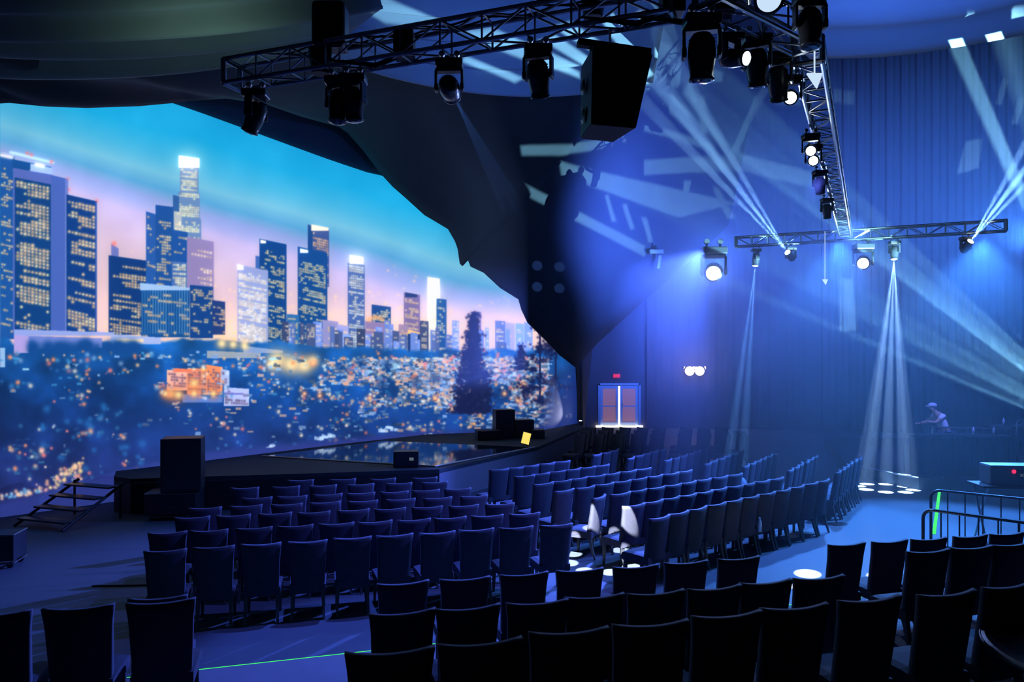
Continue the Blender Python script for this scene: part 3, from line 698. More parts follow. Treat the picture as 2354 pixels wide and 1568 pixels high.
# risers behind the cross aisle and the rows on them
EDG = [((-6.3, 6.72), (7.4, 10.75), .26), ((-6.6, 5.5), (7.4, 8.6), .52), ((-6.8, 4.35), (7.2, 7.3), .78)]
M['riser'] = mat('riser_carpet', (.08, .08, .1), .8, 0, .2, 5)
M['riserface'] = mat('riser_front_board', (.05, .05, .055), .7)
lab_r = ['lowest audience platform with a glowing green strip along its edge', 'middle audience platform one step above the green-edged platform', 'highest audience platform nearest the camera']
for k, (a, c, h) in enumerate(EDG):
    t = thing('seating_platform', lab_r[k], 'platform', (0, 0, 0), 0, 'audience platforms')
    b = NB(); off = .0; prism(b, [a, c, (c[0], -3 - k * .01), (a[0], -3 - k * .01)][::-1], h - .26 + (.001 if k else 0), h); obj('platform_deck', b, M['riser'], t)
    b = NB(); tube(b, [(a[0], a[1] + .012, h - .01), (c[0], c[1] + .012, h - .01)], .011, 6); s_ = obj('led_strip', b, M['green'] if k == 0 else mat('unlit_edge_strip', (.3, .45, .6), .3), t)
gR = 'chairs on the audience platforms'
row((927, 1342), (1700, 1286), 7, .26, 16, 'black-backed chair on the lowest platform, %s seat after the near aisle', gR)
row((1951, 1252), (2320, 1227), 5, .26, 16, 'black-backed chair on the lowest platform beside the barricade, %s from the blue aisle', gR)
row((-20, 1414), (372, 1384), 3, .52, 14, 'black chair on the middle platform before the dark floor, %s from the stage side wall', gR)
put_chair(*top_xy(362, 1376, .26), .26, 14, 'lone black chair on the lowest platform below the loudspeaker stack', gR)
row((930, 1412), (1640, 1352), 6, .52, 15, 'black chair on the middle platform, %s seat after the near aisle', gR)
row((1766, 1341), (1892, 1331), 2, .52, 15, 'rim-lit black chair on the middle platform near the blue aisle, %s of the pair', gR)
row((2140, 1267), (2330, 1252), 3, .52, 15, 'black chair on the middle platform behind the barricade rows, %s seat', gR)
row((1840, 1399), (2330, 1350), 4, .78, (12, 20), 'large black chair on the highest platform, %s from its aisle', gR, skip=())
row((900, 1500), (1680, 1418), 5, .78, 13, 'large unlit chair on the highest platform in the middle, %s from its aisle', gR)

# ------------------------------------------------------------------ trusses
HT = 6.55
def truss(name, label, A, B_, side=.26, panel=.42):
    A = Vector(A); B_ = Vector(B_); L_ = (B_ - A).length; rz = math.atan2((B_ - A).y, (B_ - A).x)
    t = thing(name, label, 'truss', A, rz, 'box trusses of the lighting rig'); h = side / 2
    for sy in (-1, 1):
        for sz in (-1, 1):
            b = NB(); tube(b, [(0, sy * h, sz * h), (L_, sy * h, sz * h)], .024, 8); obj('chord', b, M['steel'], t)
    n = max(2, int(L_ / panel)); b = NB(); s = L_ / n
    for k in range(n + 1):
        x = min(L_ - .01, max(.01, k * s))
        for a, c in (((-h, -h), (-h, h)), ((h, -h), (h, h)), ((-h, h), (h, h)), ((-h, -h), (h, -h))): tube(b, [(x, *a), (x, *c)], .011, 6, False)
        if k < n:
            x2 = (k + 1) * s; z0, z1 = (-h, h) if k % 2 else (h, -h)
            for y in (-h, h): tube(b, [(x, y, z0), (x2, y, z1)], .011, 6, False)
            for z in (-h, h): tube(b, [(x, z0, z), (x2, z1, z)], .011, 6, False)
    obj('bracing', b, M['steel'], t)
    for x in (0.0, L_):
        b = NB(); 
        for a, c in (((-h, -h), (-h, h)), ((h, -h), (h, h)), ((-h, h), (h, h)), ((-h, -h), (h, -h))): tube(b, [(x, *a), (x, *c)], .03, 8)
        obj('end_plate', b, M['steel'], t)
    return t
def at_h(px, py, h):
    z = (h - CH) * F / (HY - py); return Vector(((px - CX) / F * z, z, h))
T1a, T1b = at_h(533, 172, HT), at_h(1545, 2, HT)
truss('box_truss', 'long near box truss running above the seats to the fixture cluster', T1a, T1b)
J = at_h(1600, -28, HT)
T2c = at_h(1850, 86, HT)
truss('box_truss', 'short box truss crowded with moving lights near the rig corner', J + Vector((.1, .0, 0)), T2c)
T3x = at_h(1938, 536, HT)
truss('box_truss', 'receding box truss running from the rig corner to the far cross truss', T2c + Vector((.16, .32, 0)), T3x + Vector((-.1, -.35, 0)))
T3a, T3b = at_h(1692, 557, HT), at_h(2312, 519, HT)
truss('box_truss', 'far cross truss carrying the brightest beams over the back seats', T3a, T3b)

# ------------------------------------------------------------------ moving heads
M['fixture'] = mat('fixture_shell', (.045, .047, .055), .28, 0, .1, 12, spec=.6)
def head_parts(t, aim, lens, s=1.0):
    a = Vector(aim).normalized(); pan = math.atan2(a.x, -a.y); tilt = math.acos(max(-1, min(1, -a.z)))
    b = NB(); tube(b, [(-.1, 0, 0), (-.1, 0, -.07)], .015, 6); tube(b, [(.1, 0, 0), (.1, 0, -.07)], .015, 6); b.free()
    for sx in (-1, 1):
        b = NB(); tube(b, [(sx * .1, 0, .02), (sx * .1, 0, -.07)], .015, 6); lathe(b, [(.04, -.025), (.04, .025)], 12, Matrix.Translation((sx * .1, 0, .02)) @ Matrix.Rotation(math.pi / 2, 4, 'X')); obj('clamp', b, M['steel'], t)
    b = NB(); rbox(b, (0, 0, -.12), (.36 * s, .26 * s, .11), r=.02); obj('base', b, M['fixture'], t)
    b = NB(); rbox(b, (0, 0, -.2), (.36 * s, .14 * s, .05), r=.015)
    for sx in (-1, 1):
        rbox(b, (sx * .175 * s, 0, -.33), (.035 * s, .13 * s, .26), r=.014); rbox(b, (sx * .172 * s, 0, -.43), (.05 * s, .15 * s, .11), r=.02)
    y = obj('yoke', b, M['fixture'], t); y.rotation_euler = (0, 0, pan)
    b = NB(); lathe(b, [(.02, .19), (.085, .185), (.125, .13), (.14, .02), (.138, -.07), (.122, -.17), (.118, -.24), (.128, -.25), (.128, -.275), (.1, -.278)], 28, Matrix.Scale(s, 4))
    h_ = obj('lamp_head', b, M['fixture'], t, smooth=False); h_.location = (0, 0, -.43); h_.rotation_euler = (Matrix.Rotation(pan, 3, 'Z') @ Matrix.Rotation(-tilt, 3, 'X')).to_euler()
    for p_ in h_.data.polygons: p_.use_smooth = True
    b = NB(); lathe(b, [(.105, .19 - .19), (.118, .0)], 24, Matrix.Translation((0, 0, -.0)), True) if False else None
    b = NB(); lathe(b, [(.1 * s, -.281 * s), (.07 * s, -.292 * s), (.02 * s, -.296 * s)], 24); l = obj('lens', b, lens, h_)
    b = NB()
    for k in range(5): lathe(b, [(.142 * s, .12 - k * .03), (.142 * s, .112 - k * .03)], 28, Matrix.Scale(.985, 4), False)
    obj('cooling_fins', b, M['blackgloss'], h_)
    return a
HS_ = .74
def lens_pos(loc, aim, s=HS_): return Vector(loc) + Vector((0, 0, -.43)) * s + Vector(aim).normalized() * .31 * s
def head(label, loc, aim, lit=None, group='moving head lights on the trusses', s=1.0, drop=.17):
    loc = Vector(loc); loc.z -= drop
    t = thing('moving_head_light', label, 'stage light', loc, 0, group); head_parts(t, aim, lit or M['lensglass'], 1.0); t.scale = (s * HS_,) * 3; return loc
def along(A, B_, px):                                 # the spot on a truss seen in pixel column px
    k = (px - CX) / F; f0 = A.x - k * A.y; f1 = B_.x - k * B_.y; return A.lerp(B_, f0 / (f0 - f1))
toward = lambda p, q: (Vector(q) - Vector(p))
CAM = Vector((0, 0, CH))
h = head('moving head at the truss tip tilted towards the screen, silhouetted on its sky', along(T1a, T1b, 588), (-.45, .15, -1))
h = head('dark moving head pair member below the hoist over the dark canopy', along(T1a, T1b, 778), (-.05, -.1, -1))
h = head('dark moving head close beside the hoist above the canopy', along(T1a, T1b, 812), (.05, .1, -1))
p = head('moving head in the middle of the long truss throwing a thin beam', along(T1a, T1b, 1033), U(1205, 700, 27) - (along(T1a, T1b, 1033) + Vector((0, 0, -.62)))); PB = p
p2 = head('moving head between the thin beam light and the hanging loudspeaker', along(T1a, T1b, 1237), (.15, .5, -1))
h = head('big moving head hanging under the rig corner beside the loudspeaker', along(J, T2c, 1613), (.02, .1, -1), s=1.15)
h = head('pale blue moving head under the middle of the short truss', along(J, T2c, 1755) + Vector((0, .2, .14)), (.15, .3, -1), s=1.0)
h = head('pale blue moving head at the inner end of the short truss', along(J, T2c, 1810) + Vector((.05, .4, .14)), (.2, .4, -1), s=1.0)
h = head('lit moving head peeping between two dark heads at the rig corner', along(J, T2c, 1690) + Vector((0, .12, 0)), (.75, -.9, -.35), M['lamp'], s=.8)
h = head('black moving head cut by the top edge above the short truss', at_h(1862, -26, HT + .1), (0, -.1, -1), s=1.0, drop=.0)
h = head('moving head with soft white lens at the top edge of the view', U(1768, -128, 6.2), CAM - U(1768, -20, 6.2) + Vector((0, 0, -1.5)), M['softglow'], s=1.25, drop=0)
K2a, K2b = T2c + Vector((.16, .32, 0)), T3x
for px_, lb, ai in ((1861, 'first lit head down the receding truss under the white reflector', 1), (1888, 'paired lit head, upper of two, halfway down the receding truss', 1), (1893, 'paired lit head, lower of two, halfway down the receding truss', 1),
                    (1905, 'unlit blue head hanging below the lit pair on the receding truss', 0), (1918, 'unlit head near the far end of the receding truss', 0)):
    q_ = along(K2a, K2b, px_); q_.x -= .2 if px_ < 1870 else .14
    head(lb, q_, (CAM - q_) if ai else (.1, .1, -1), M['lamp'] if ai else None, s=.8)
# far cross truss
far = []
for px_, lb, aim, on in ((1700, 'far head nearest the truss end blazing at the viewer, brightest of all', 'cam', 1), (1738, 'far head throwing three thin beams straight down near the double door side', 'down', 1),
                         (1818, 'far head sending a fan of beams up and away from the cross truss', 'up', 1), (1984, 'second brightest far head just beyond the truss crossing', 'cam', 1),
                         (2056, 'far head throwing the beams that make the ring of floor spots', 'ring', 1), (2220, 'outermost far head with beams fanning upwards', 'up2', 1)):
    q_ = along(T3a, T3b, px_); 
    if px_ == 1700: q_ = U(1640, 545, 21.6)
    if aim == 'ring' : RP = G(2036, 1122); a_ = toward(q_, RP)
    elif aim == 'down': RP = G(1700, 1022); a_ = Vector((-.1, .0, -1))
    elif aim == 'up': a_ = Vector((-.45, -.4, .35))
    elif aim == 'up2': a_ = Vector((.12, -.6, .55))
    else: a_ = CAM + Vector((0, 0, -.3)) - q_
    s_ = 2.6 if px_ == 1700 else (1.8 if px_ == 1984 else 1.0)
    l_ = head(lb, q_, a_, M['lamp'], s=s_); far.append((lens_pos(l_, a_, HS_ * s_), a_))
# the white reflectors beside the receding truss, given an added glow
for px_, py_, zz, lb in ((1874, 184, 7.3, 'white wedge-shaped reflector with added glow clipped to the receding truss'), (1897, 648, 18.8, 'tiny white pennant with added glow hanging below the far truss crossing')):
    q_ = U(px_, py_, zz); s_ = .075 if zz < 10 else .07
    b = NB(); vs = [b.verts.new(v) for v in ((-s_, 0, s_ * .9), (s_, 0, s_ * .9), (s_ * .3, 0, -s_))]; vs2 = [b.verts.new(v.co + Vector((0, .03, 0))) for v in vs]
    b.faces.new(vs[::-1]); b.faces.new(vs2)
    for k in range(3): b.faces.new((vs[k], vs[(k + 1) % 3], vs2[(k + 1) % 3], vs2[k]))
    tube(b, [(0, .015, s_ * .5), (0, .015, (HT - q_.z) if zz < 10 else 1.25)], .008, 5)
    bmesh.ops.recalc_face_normals(b, faces=b.faces[:]); o = tag(obj('glow_reflector', b, M['softglow']), lb, 'light panel'); o.location = q_

# hoists
def hoist(label, loc, big=1.0):
    t = thing('chain_hoist', label, 'chain hoist', loc, 0, 'chain hoists holding the rig')
    b = NB(); rbox(b, (0, 0, .34), (.3 * big, .26 * big, .42 * big), r=.05, seg=3); obj('motor_body', b, M['blackgloss'], t)
    b = NB(); tube(b, [(.02, 0, .5), (.02, 0, 6.5)], .012, 6); obj('chain', b, M['steel'], t)
    b = NB(); tube(b, [(0, 0, .15), (0, 0, .02), (.05, 0, -.03), (.1, 0, .02)], .014, 6); obj('hook', b, M['steel'], t)
    b = NB(); lathe(b, [(.09, -.28), (.12, -.1), (.13, .02)], 14, Matrix.Translation((-.12, .05, .15))); obj('chain_bag', b, M['black'], t)
    return t
hoist('black chain hoist on the long truss above the dark canopy', along(T1a, T1b, 760) + Vector((0, 0, -.02)), 1.15)
hoist('chain hoist directly above the hanging loudspeaker', along(T1a, T1b, 1402) + Vector((0, .25, .2)))
hoist('chain hoist at the rig corner among the moving heads', J + Vector((.35, .1, .16)), 1.2)
# dark power boxes and cable on truss
for px_, lb in ((930, 'black junction box inside the long truss before the thin beam head'), (1545, 'black power box at the cluster end of the long truss'), (1660, 'black power box on the short truss')):
    q_ = along(T1a, T1b, px_) if px_ < 1600 else along(J, T2c, px_)
    b = NB(); rbox(b, (0, 0, 0), (.2, .22, .26), r=.015); 
    for k in range(3): tube(b, [(-.1 + .05 * k, 0, -.1), (-.3, .05, -.16 - .02 * k), (-.8, .05, -.12)], .01, 5)
    o = tag(obj('power_box', b, M['black']), lb, 'power box', 'power boxes on the truss'); o.location = q_
b = NB(); 
for s_ in (0, 1):
    pts = []
    for k in range(60):
        u = k / 59; q_ = T1a.lerp(T1b, .12 + u * .8); pts.append(q_ + Vector((.03 * s_, .1 - .08 * s_, .17 - .05 * abs(math.sin(u * 19 + s_)) + .02)))
    tube(b, pts, .011, 5)
tag(obj('power_cable', b, M['black']), 'black power cable looped along the top of the long truss', 'cable')

# hanging loudspeaker
hz = along(T1a, T1b, 1404).y + .06; c_ = U(1412, 130, hz)
t = thing('hanging_loudspeaker', 'large black loudspeaker slung on a fly bar beneath the long truss', 'loudspeaker', c_, .16); t.scale = (hz / 7.9,) * 3
def scr(dx, dy): return dx / F * hz, -dy / F * hz
tx0, tz0 = scr(-78, -40); 
b = NB()
prof = [(-.30, 0.0), (.345, 0.0), (.235, -.77), (-.34, -.77)]
for y in (0, 1):
    pass
fr = [b.verts.new((x, -.22, z)) for x, z in ((-.29, -.0), (.345, -.03), (.165, -.80), (-.305, -.78))]; bk_ = [b.verts.new((x * .8 - .04, .32, z)) for x, z in ((-.29, -.0), (.345, -.03), (.165, -.80), (-.305, -.78))]
b.faces.new(fr); b.faces.new(bk_[::-1])
for k in range(4): b.faces.new((fr[k], bk_[k], bk_[(k + 1) % 4], fr[(k + 1) % 4]))
bmesh.ops.recalc_face_normals(b, faces=b.faces[:]); bmesh.ops.bevel(b, geom=b.edges[:], offset=.012, segments=2, affect='EDGES'); obj('cabinet', b, M['case'], t)
b = NB(); vs = [b.verts.new((x, -.232, z)) for x, z in ((-.265, -.03), (.315, -.055), (.15, -.765), (-.28, -.75))]; b.faces.new(vs); o = obj('grille', b, M['blackgloss'], t); thicken(o, .012, 0)
b = NB(); rbox(b, (.0, .0, .09), (.78, .1, .07), Matrix.Rotation(.075, 3, 'Y'), r=.008); tube(b, [(-.25, 0, .1), (-.25, 0, -.01)], .014, 6); tube(b, [(.28, 0, .07), (.28, 0, -.03)], .014, 6); obj('fly_bar', b, M['black'], t)
b = NB(); tube(b, [(-.05, 0, .1), (-.05, -.02, (HT - .13 - c_.z) * 7.9 / hz)], .012, 6); obj('chain', b, M['steel'], t)
for dz in (-.3, -.6):
    b = NB(); lathe(b, [(.05, -.015), (.09, 0), (.05, .015)], 16, Matrix.Translation((-.315, .08, dz)) @ Matrix.Rotation(math.pi / 2, 4, 'Y')); obj('side_handle', b, M['blackgloss'], t)

# beams and their floor spots
beam('ring_beam', far[4][0], tuple(G(2036, 1122)), 170000, RING, 9.7, (.35, .6, 1), .006)
beam('down_beam', far[1][0], far[1][0] + far[1][1], 260000, FEW, 6.0, (.16, .42, 1), .006)
beam('up_beam', far[2][0], far[2][0] + far[2][1], 160000, FEW, 9, PALE, .006)
beam('up_beam', far[5][0], far[5][0] + far[5][1], 200000, FEW, 13, PALE, .006)
for i_, pw in ((0, 4200), (3, 1800)):
    light('SPOT', 'glare_beam', far[i_][0] + far[i_][1].normalized() * .05, far[i_][0] + far[i_][1] + Vector((-1, 0, -2)), pw * .42, (.28, .42, 1), .06, 70, 1)
TB = Vector(U(1262, 640, 27)); bl = Vector(PB) + Vector((0, 0, -.45)); beam('thin_beam', lens_pos(PB, TB - bl), TB, 18000, FEW, 3.2, (.12, .3, 1), .006)
lp = lens_pos(p2, (.15, .5, -1)); beam('floor_ring', lp, tuple(G(1384, 1288)), 40000, RING, 6.4, (.8, .88, 1), .006)
lp = along(J, T2c, 1742) + Vector((.1, .6, -.9)); beam('floor_ring', lp, tuple(G(1950, 1350)), 60000, RING, 9.0, (.8, .88, 1), .006)
# low floor uplight at the end of the screen
q_ = U(1322, 972, 28.6); light('SPOT', 'foot_uplight', q_ + Vector((.14, -.16, .1)), Vector((1.35, 26.9, 1.7)), 90, (.72, .74, 1), .03, 66, .6)
t = thing('floor_uplight', 'small floor uplight washing the far lower corner of the screen', 'stage light', (q_.x + .2, q_.y - .26, HS))
b = NB(); rbox(b, (0, 0, .08), (.16, .2, .14), r=.02); obj('body', b, M['fixture'], t)
b = NB(); lathe(b, [(.05, 0), (.05, .012)], 16, Matrix.Translation((-.02, 0, .15))); obj('lens', b, M['lamp'], t)

# bars of light thrown by a stencil projector on the far platform
GL = Vector((11.6, 14.2, 1.55)); GAX = (Vector((2.4, 29.0, 12.5)) - GL).normalized()
go = light('SPOT', 'stencil_projector', GL, GL + GAX, 50000, (.30, .75, 1.0), .012, 125, .1)
gi = go.rotation_euler.to_matrix().inverted(); GH = 1.75; GN = 1400
bars = [((1480, 368), (1480, 402), (1880, 434), (1880, 398), 34), ((1290, 372), (1290, 402), (1560, 500), (1700, 470), 34), ((1690, 368), (1674, 358), (1752, 200), (1768, 205), 34),
        ((1480, 300), (1482, 285), (1640, 330), (1640, 348), 34), ((1560, 200), (1585, 190), (1675, 350), (1665, 352), 34), ((1490, 210), (1512, 210), (1652, 358), (1645, 362), 34),
        ((1196, 335), (1200, 357), (1438, 324), (1434, 304), 33), ((1572, 415), (1568, 460), (1580, 460), (1588, 415), 34), ((1638, 432), (1650, 430), (1690, 500), (1672, 505), 34),
        ((1390, 450), (1398, 447), (1416, 508), (1406, 510), 34), ((1430, 470), (1440, 468), (1458, 525), (1448, 528), 34), ((1474, 500), (1486, 500), (1500, 556), (1490, 558), 34),
        ((1210, 425), (1220, 455), (1480, 590), (1490, 570), 33), ((1606, 222), (1620, 220), (1626, 305), (1612, 308), 34), ((1530, 215), (1545, 215), (1585, 262), (1580, 265), 34),
        ((1480, 188), (1480, 212), (1660, 186), (1660, 168), 34), ((1510, 20), (1535, 15), (1585, 170), (1560, 172), 17), ((1505, 110), (1520, 108), (1530, 125), (1505, 130), 17), ((1510, 135), (1538, 128), (1540, 140), (1515, 148), 17),
        ((1375, 40), (1410, 28), (1500, 170), (1478, 182), 16.5), ((1270, 60), (1310, 48), (1470, 160), (1440, 170), 16), ((1060, 70), (1130, 62), (1330, 150), (1300, 160), 15.5), ((1110, 100), (1160, 92), (1330, 165), (1330, 178), 15.5),
        ((1060, 140), (1065, 125), (1200, 178), (1180, 188), 15.5), ((1240, 90), (1275, 80), (1350, 130), (1345, 150), 16), ((860, 30), (1010, 40), (960, 62), (880, 50), 13.5),
        ((2180, 90), (2210, 85), (2354, 420), (2325, 435), 31), ((2265, 78), (2300, 70), (2400, 180), (2400, 215), 31), ((2305, 180), (2320, 178), (2302, 240), (2288, 238), 31), ((2340, 225), (2354, 225), (2340, 285), (2325, 285), 31),
        ((1785, 208), (1840, 210), (1840, 242), (1782, 240), 34), ((1918, 205), (1965, 210), (1962, 240), (1916, 236), 33.5), ((1930, 640), (1960, 640), (1970, 760), (1930, 760), 33), ((2220, 325), (2258, 320), (2250, 385), (2200, 400), 31),
        ((2216, 0), (2238, 0), (2238, 30), (2220, 36), 12.5), ((2325, 40), (2345, 0), (2375, 0), (2372, 30), 12.3)]
from mathutils.bvhtree import BVHTree
trees = []
for o_ in C.objects:
    if o_.name.split('.')[0] in ('fabric_canopy', 'ceiling_swag', 'stage_curtain', 'wall_back'):
        me_ = o_.data; trees.append(BVHTree.FromPolygons([v.co for v in me_.vertices], [p_.vertices[:] for p_ in me_.polygons]))
def surface(px, py):                                  # first cloth or wall met through a pixel
    d_ = (U(px, py, 10) - Vector((0, 0, CH))).normalized(); best = None
    for t_ in trees:
        h_ = t_.ray_cast(Vector((0, 0, CH)), d_)
        if h_[0] is not None and (best is None or h_[3] < best[1]): best = (h_[0], h_[3])
    return best[0] if best else U(px, py, 34)
gimg = np.zeros((GN, GN)); gy, gx = np.mgrid[0:GN, 0:GN]; gx = ((gx + .5) / GN * 2 - 1) * GH; gy = (1 - (gy + .5) / GN * 2) * GH
for q4 in bars:
    pts = []
    for (px, py) in q4[:4]:
        v = gi @ (surface(px, py) - GL)
        if v.z >= -0.05: pts = None; break
        pts.append((v.x / -v.z, v.y / -v.z))
    if not pts: continue
    ar = sum(pts[k][0] * pts[(k + 1) % 4][1] - pts[(k + 1) % 4][0] * pts[k][1] for k in range(4)); sg = 1 if ar > 0 else -1
    e = None
    for k in range(4):
        (ax, ay), (bx, by) = pts[k], pts[(k + 1) % 4]; ln = math.hypot(bx - ax, by - ay) + 1e-9
        dd_ = sg * ((bx - ax) * (gy - ay) - (by - ay) * (gx - ax)) / ln; e = dd_ if e is None else np.minimum(e, dd_)
    gimg = np.maximum(gimg, np.clip(e / .006 + .5, 0, 1) * (1.0 if q4[4] > 20 else .45))
gobo(go, image_from('bar_stencil', np.repeat(gimg[:, :, None], 3, 2), False), GH)
t = thing('stencil_projector', 'squat black projector on the far platform throwing bars of light', 'stage light', GL - Vector((0, 0, .28)))
b = NB(); rbox(b, (0, -.1, .1), (.4, .3, .2), r=.03); obj('body', b, M['fixture'], t)
b = NB(); box(b, (0, -.1, -.6), (.06, .06, 1.2)); box(b, (0, -.1, -1.255), (.5, .5, .03)); obj('stand', b, M['darksteel'], t)

q_ = surface(1500, 590) + Vector((-.02, -.9, 0))
t = thing('wall_spotlight', 'small unlit spotlight on a short bracket high on the blue wall', 'stage light', q_); t.scale = (1.3,) * 3
b = NB(); rbox(b, (0, 0, .06), (.42, .16, .14), r=.02); obj('body', b, M['fixture'], t)
b = NB(); rbox(b, (.08, 0, -.25), (.12, .1, .42), Matrix.Rotation(.15, 3, 'Y'), r=.02); obj('yoke', b, M['fixture'], t)
b = NB(); tube(b, [(0, 0, .1), (0, 0, .25)], .02, 6); tube(b, [(0, 0, .25), (.02, 1.1, .25)], .02, 6); obj('bracket', b, M['darksteel'], t)
# ------------------------------------------------------------------ the double door, exit sign, warm lamps
t = thing('door_1', 'double door with warm panes and daylight leaking between its leaves', 'door', ((dx0 + dx1) / 2, ZB, 0)); t['kind'] = 'structure'
hw = (dx1 - dx0) / 2
b = NB(); box(b, (-hw + .04, 0, dtop / 2), (.1, .26, dtop)); box(b, (hw - .04, 0, dtop / 2), (.1, .26, dtop)); box(b, (0, 0, dtop - .04), (2 * hw, .26, .1)); obj('door_frame', b, M['doorframe'], t)
for s in (-1, 1):
    x = s * hw * .47; lw = hw - .16; b = NB()
    for dx in (-1, 1): box(b, (x + dx * (lw / 2 - .05), -.02, .98), (.11, .05, 1.86))
    for z in (.16, .96, 1.84): box(b, (x, -.02, z), (lw - .1, .048, .13 if z != .96 else .06))
    lf_ = obj('door_leaf', b, M['doorframe'], t)
    for z0, z1 in ((.22, .93), (.99, 1.78)):
        b = NB(); box(b, (x, -.01, (z0 + z1) / 2), (lw - .2, .015, z1 - z0)); obj('pane', b, M['doorpane'], lf_)
    b = NB(); tube(b, [(x - s * .3, -.06, .9), (x - s * .3, -.11, .9), (x - s * .3, -.11, 1.15), (x - s * .3, -.06, 1.15)], .012, 6); obj('door_handle', b, M['steel'], lf_)
b = NB(); box(b, (0, .06, .98), (.1, .02, 1.8)); box(b, (0, -.1, .035), (2.15, .12, .07)); obj('daylight_gap', b, M['day'], t)
t = thing('exit_sign', 'small red illuminated exit sign above the double door', 'sign', (4.83, ZB - .06, 2.28))
b = NB(); rbox(b, (0, 0, .08), (.32, .06, .2), r=.01); obj('sign_box', b, mat('sign_housing', (.2, .02, .03), .5, emit=(1, .02, .05), estr=.35), t)
def text(name, s, size, m, parent=None, loc=(0, 0, 0), rot=(math.pi / 2, 0, 0)):
    cu = bpy.data.curves.new(name, 'FONT'); cu.body = s; cu.size = size; cu.align_x = 'CENTER'; cu.align_y = 'CENTER'; cu.extrude = .002; cu.materials.append(m)
    o = bpy.data.objects.new(name, cu); C.objects.link(o); o.location = loc; o.rotation_euler = rot
    me = bpy.data.meshes.new_from_object(o.evaluated_get(bpy.context.evaluated_depsgraph_get())); bpy.data.objects.remove(o)
    o = bpy.data.objects.new(name, me); C.objects.link(o); o.location = loc; o.rotation_euler = rot
    if parent: o.parent = parent
    return o
text('lettering', 'EXIT', .15, M['exit'], t, (0, -.034, .08))
q_ = U(1597, 853, 33.6); t = thing('twin_wall_lamp', 'pair of warm glowing bulbs on a bracket against the blue back wall', 'lamp', q_)
for s in (-1, 1):
    b = NB(); bmesh.ops.create_uvsphere(b, u_segments=18, v_segments=12, radius=.2, matrix=Matrix.Translation((s * .22, 0, 0))); obj('bulb', b, M['warm'], t, smooth=True)
b = NB(); tube(b, [(-.62, 0, .03), (.72, 0, .03)], .018, 6)
for x in (-.5, 0, .5): lathe(b, [(.09, .2), (.02, .08)], 10, Matrix.Translation((x, 0, 0)))
tube(b, [(0, 0, .1), (0, .9, .1)], .02, 6); obj('bracket', b, M['steel'], t)
light('POINT', 'lamp_glow', q_ + Vector((0, -.5, 0)), None, 18, (1, .7, .4), .2)

# ------------------------------------------------------------------ barricades, far platform, desk and technician
def barricade(label, A, B_, h=1.1, n=12, m=None, group='steel crowd barricades'):
    A = Vector((A[0], A[1], A[2] if len(A) > 2 else 0)); B_ = Vector((B_[0], B_[1], A.z)); L_ = (B_ - A).length; t = thing('crowd_barricade', label, 'barricade', A, math.atan2((B_ - A).y, (B_ - A).x), group); m = m or M['darksteel']
    b = NB(); r = .14; pts = [(0, 0, .12), (0, 0, h - r)] + [(r - r * math.cos(k / 5 * math.pi / 2), 0, h - r + r * math.sin(k / 5 * math.pi / 2)) for k in range(1, 6)] + [(L_ - r + r * math.sin(k / 5 * math.pi / 2), 0, h - r + r * math.cos(k / 5 * math.pi / 2)) for k in range(0, 6)] + [(L_, 0, .12)]
    tube(b, pts, .024, 8); tube(b, [(0, 0, .16), (L_, 0, .16)], .02, 8); obj('frame', b, m, t)
    for k in range(1, n):
        b = NB(); x = L_ * k / n; tube(b, [(x, 0, .16), (x, 0, h - .01)], .011, 6); obj('upright_bar', b, m, t)
    for x in (.25, L_ - .25):
        b = NB(); tube(b, [(x, -.28, .02), (x, -.05, .1), (x, .05, .1), (x, .28, .02)], .018, 6); tube(b, [(x, 0, .1), (x, 0, .17)], .015, 6); obj('foot', b, m, t)
    return t
def g2(px, py, h): return tuple(G(px, py, h).xy)
barricade('nearest black barricade beside the aisle behind the platform chairs', g2(2122, 1170, 1.1), (7.7, 9.85), n=9)
barricade('black barricade one step beyond the nearest one, crossed by the green line', g2(2140, 1126, 1.1), (8.95, 11.6), n=9)
barricade('far barricade standing at the front of the dark platform', (10.35, 18.7, .3), (12.4, 18.0), n=16)
barricade('tall pale-railed barricade at the far end of the platform', (13.0, 19.6, .62), (14.9, 19.2), n=13, m=M['steel'])
barricade('barricade beside the technician on the far platform', (11.3, 20.9, .3), (13.4, 20.3), n=16)
b = NB(); a = G(2160, 1128); c = G(2147, 1228); tube(b, [(a.x, a.y, .015), (c.x, c.y, .015)], .03, 6); tag(obj('floor_led_strip', b, M['green']), 'short glowing green strip on the floor behind the barricades', 'light strip')
t = thing('control_platform', 'low dark control platform with a pale leading edge beside the ring of spots', 'platform', (0, 0, 0))
pf = [g2(1945, 1067, .3), g2(2112, 1099, .3), (13.2, 17.4), (20, 17.4), (20, 28), (11.5, 28)]
b = NB(); prism(b, pf, .01, .3); obj('platform_deck', b, M['deck'], t)
b = NB(); tube(b, [(*pf[0], .3), (*pf[1], .3)], .022, 6); obj('edge_trim', b, M['steel'], t)
def desk(label, c, s, rz):
    t = thing('control_desk', label, 'desk', c, rz, 'desks on the control platform')
    b = NB(); rbox(b, (0, 0, s[2] - .02), (s[0], s[1], .04), r=.006); obj('desk_top', b, M['black'], t)
    b = NB(); n = 40; sheet(b, [[Vector((s[0] * (k / n - .5), -s[1] / 2 + .012 * math.sin(k * 1.3), z)) for z in (.0, s[2] - .045)] for k in range(n + 1)]); o = obj('desk_skirt', b, M['black'], t); thicken(o, .01, 0)
    for x in (-1, 1):
        b = NB(); tube(b, [(x * s[0] * .45, s[1] * .4, 0), (x * s[0] * .45, s[1] * .4, s[2] - .03)], .02, 6); obj('leg', b, M['darksteel'], t)
    return t
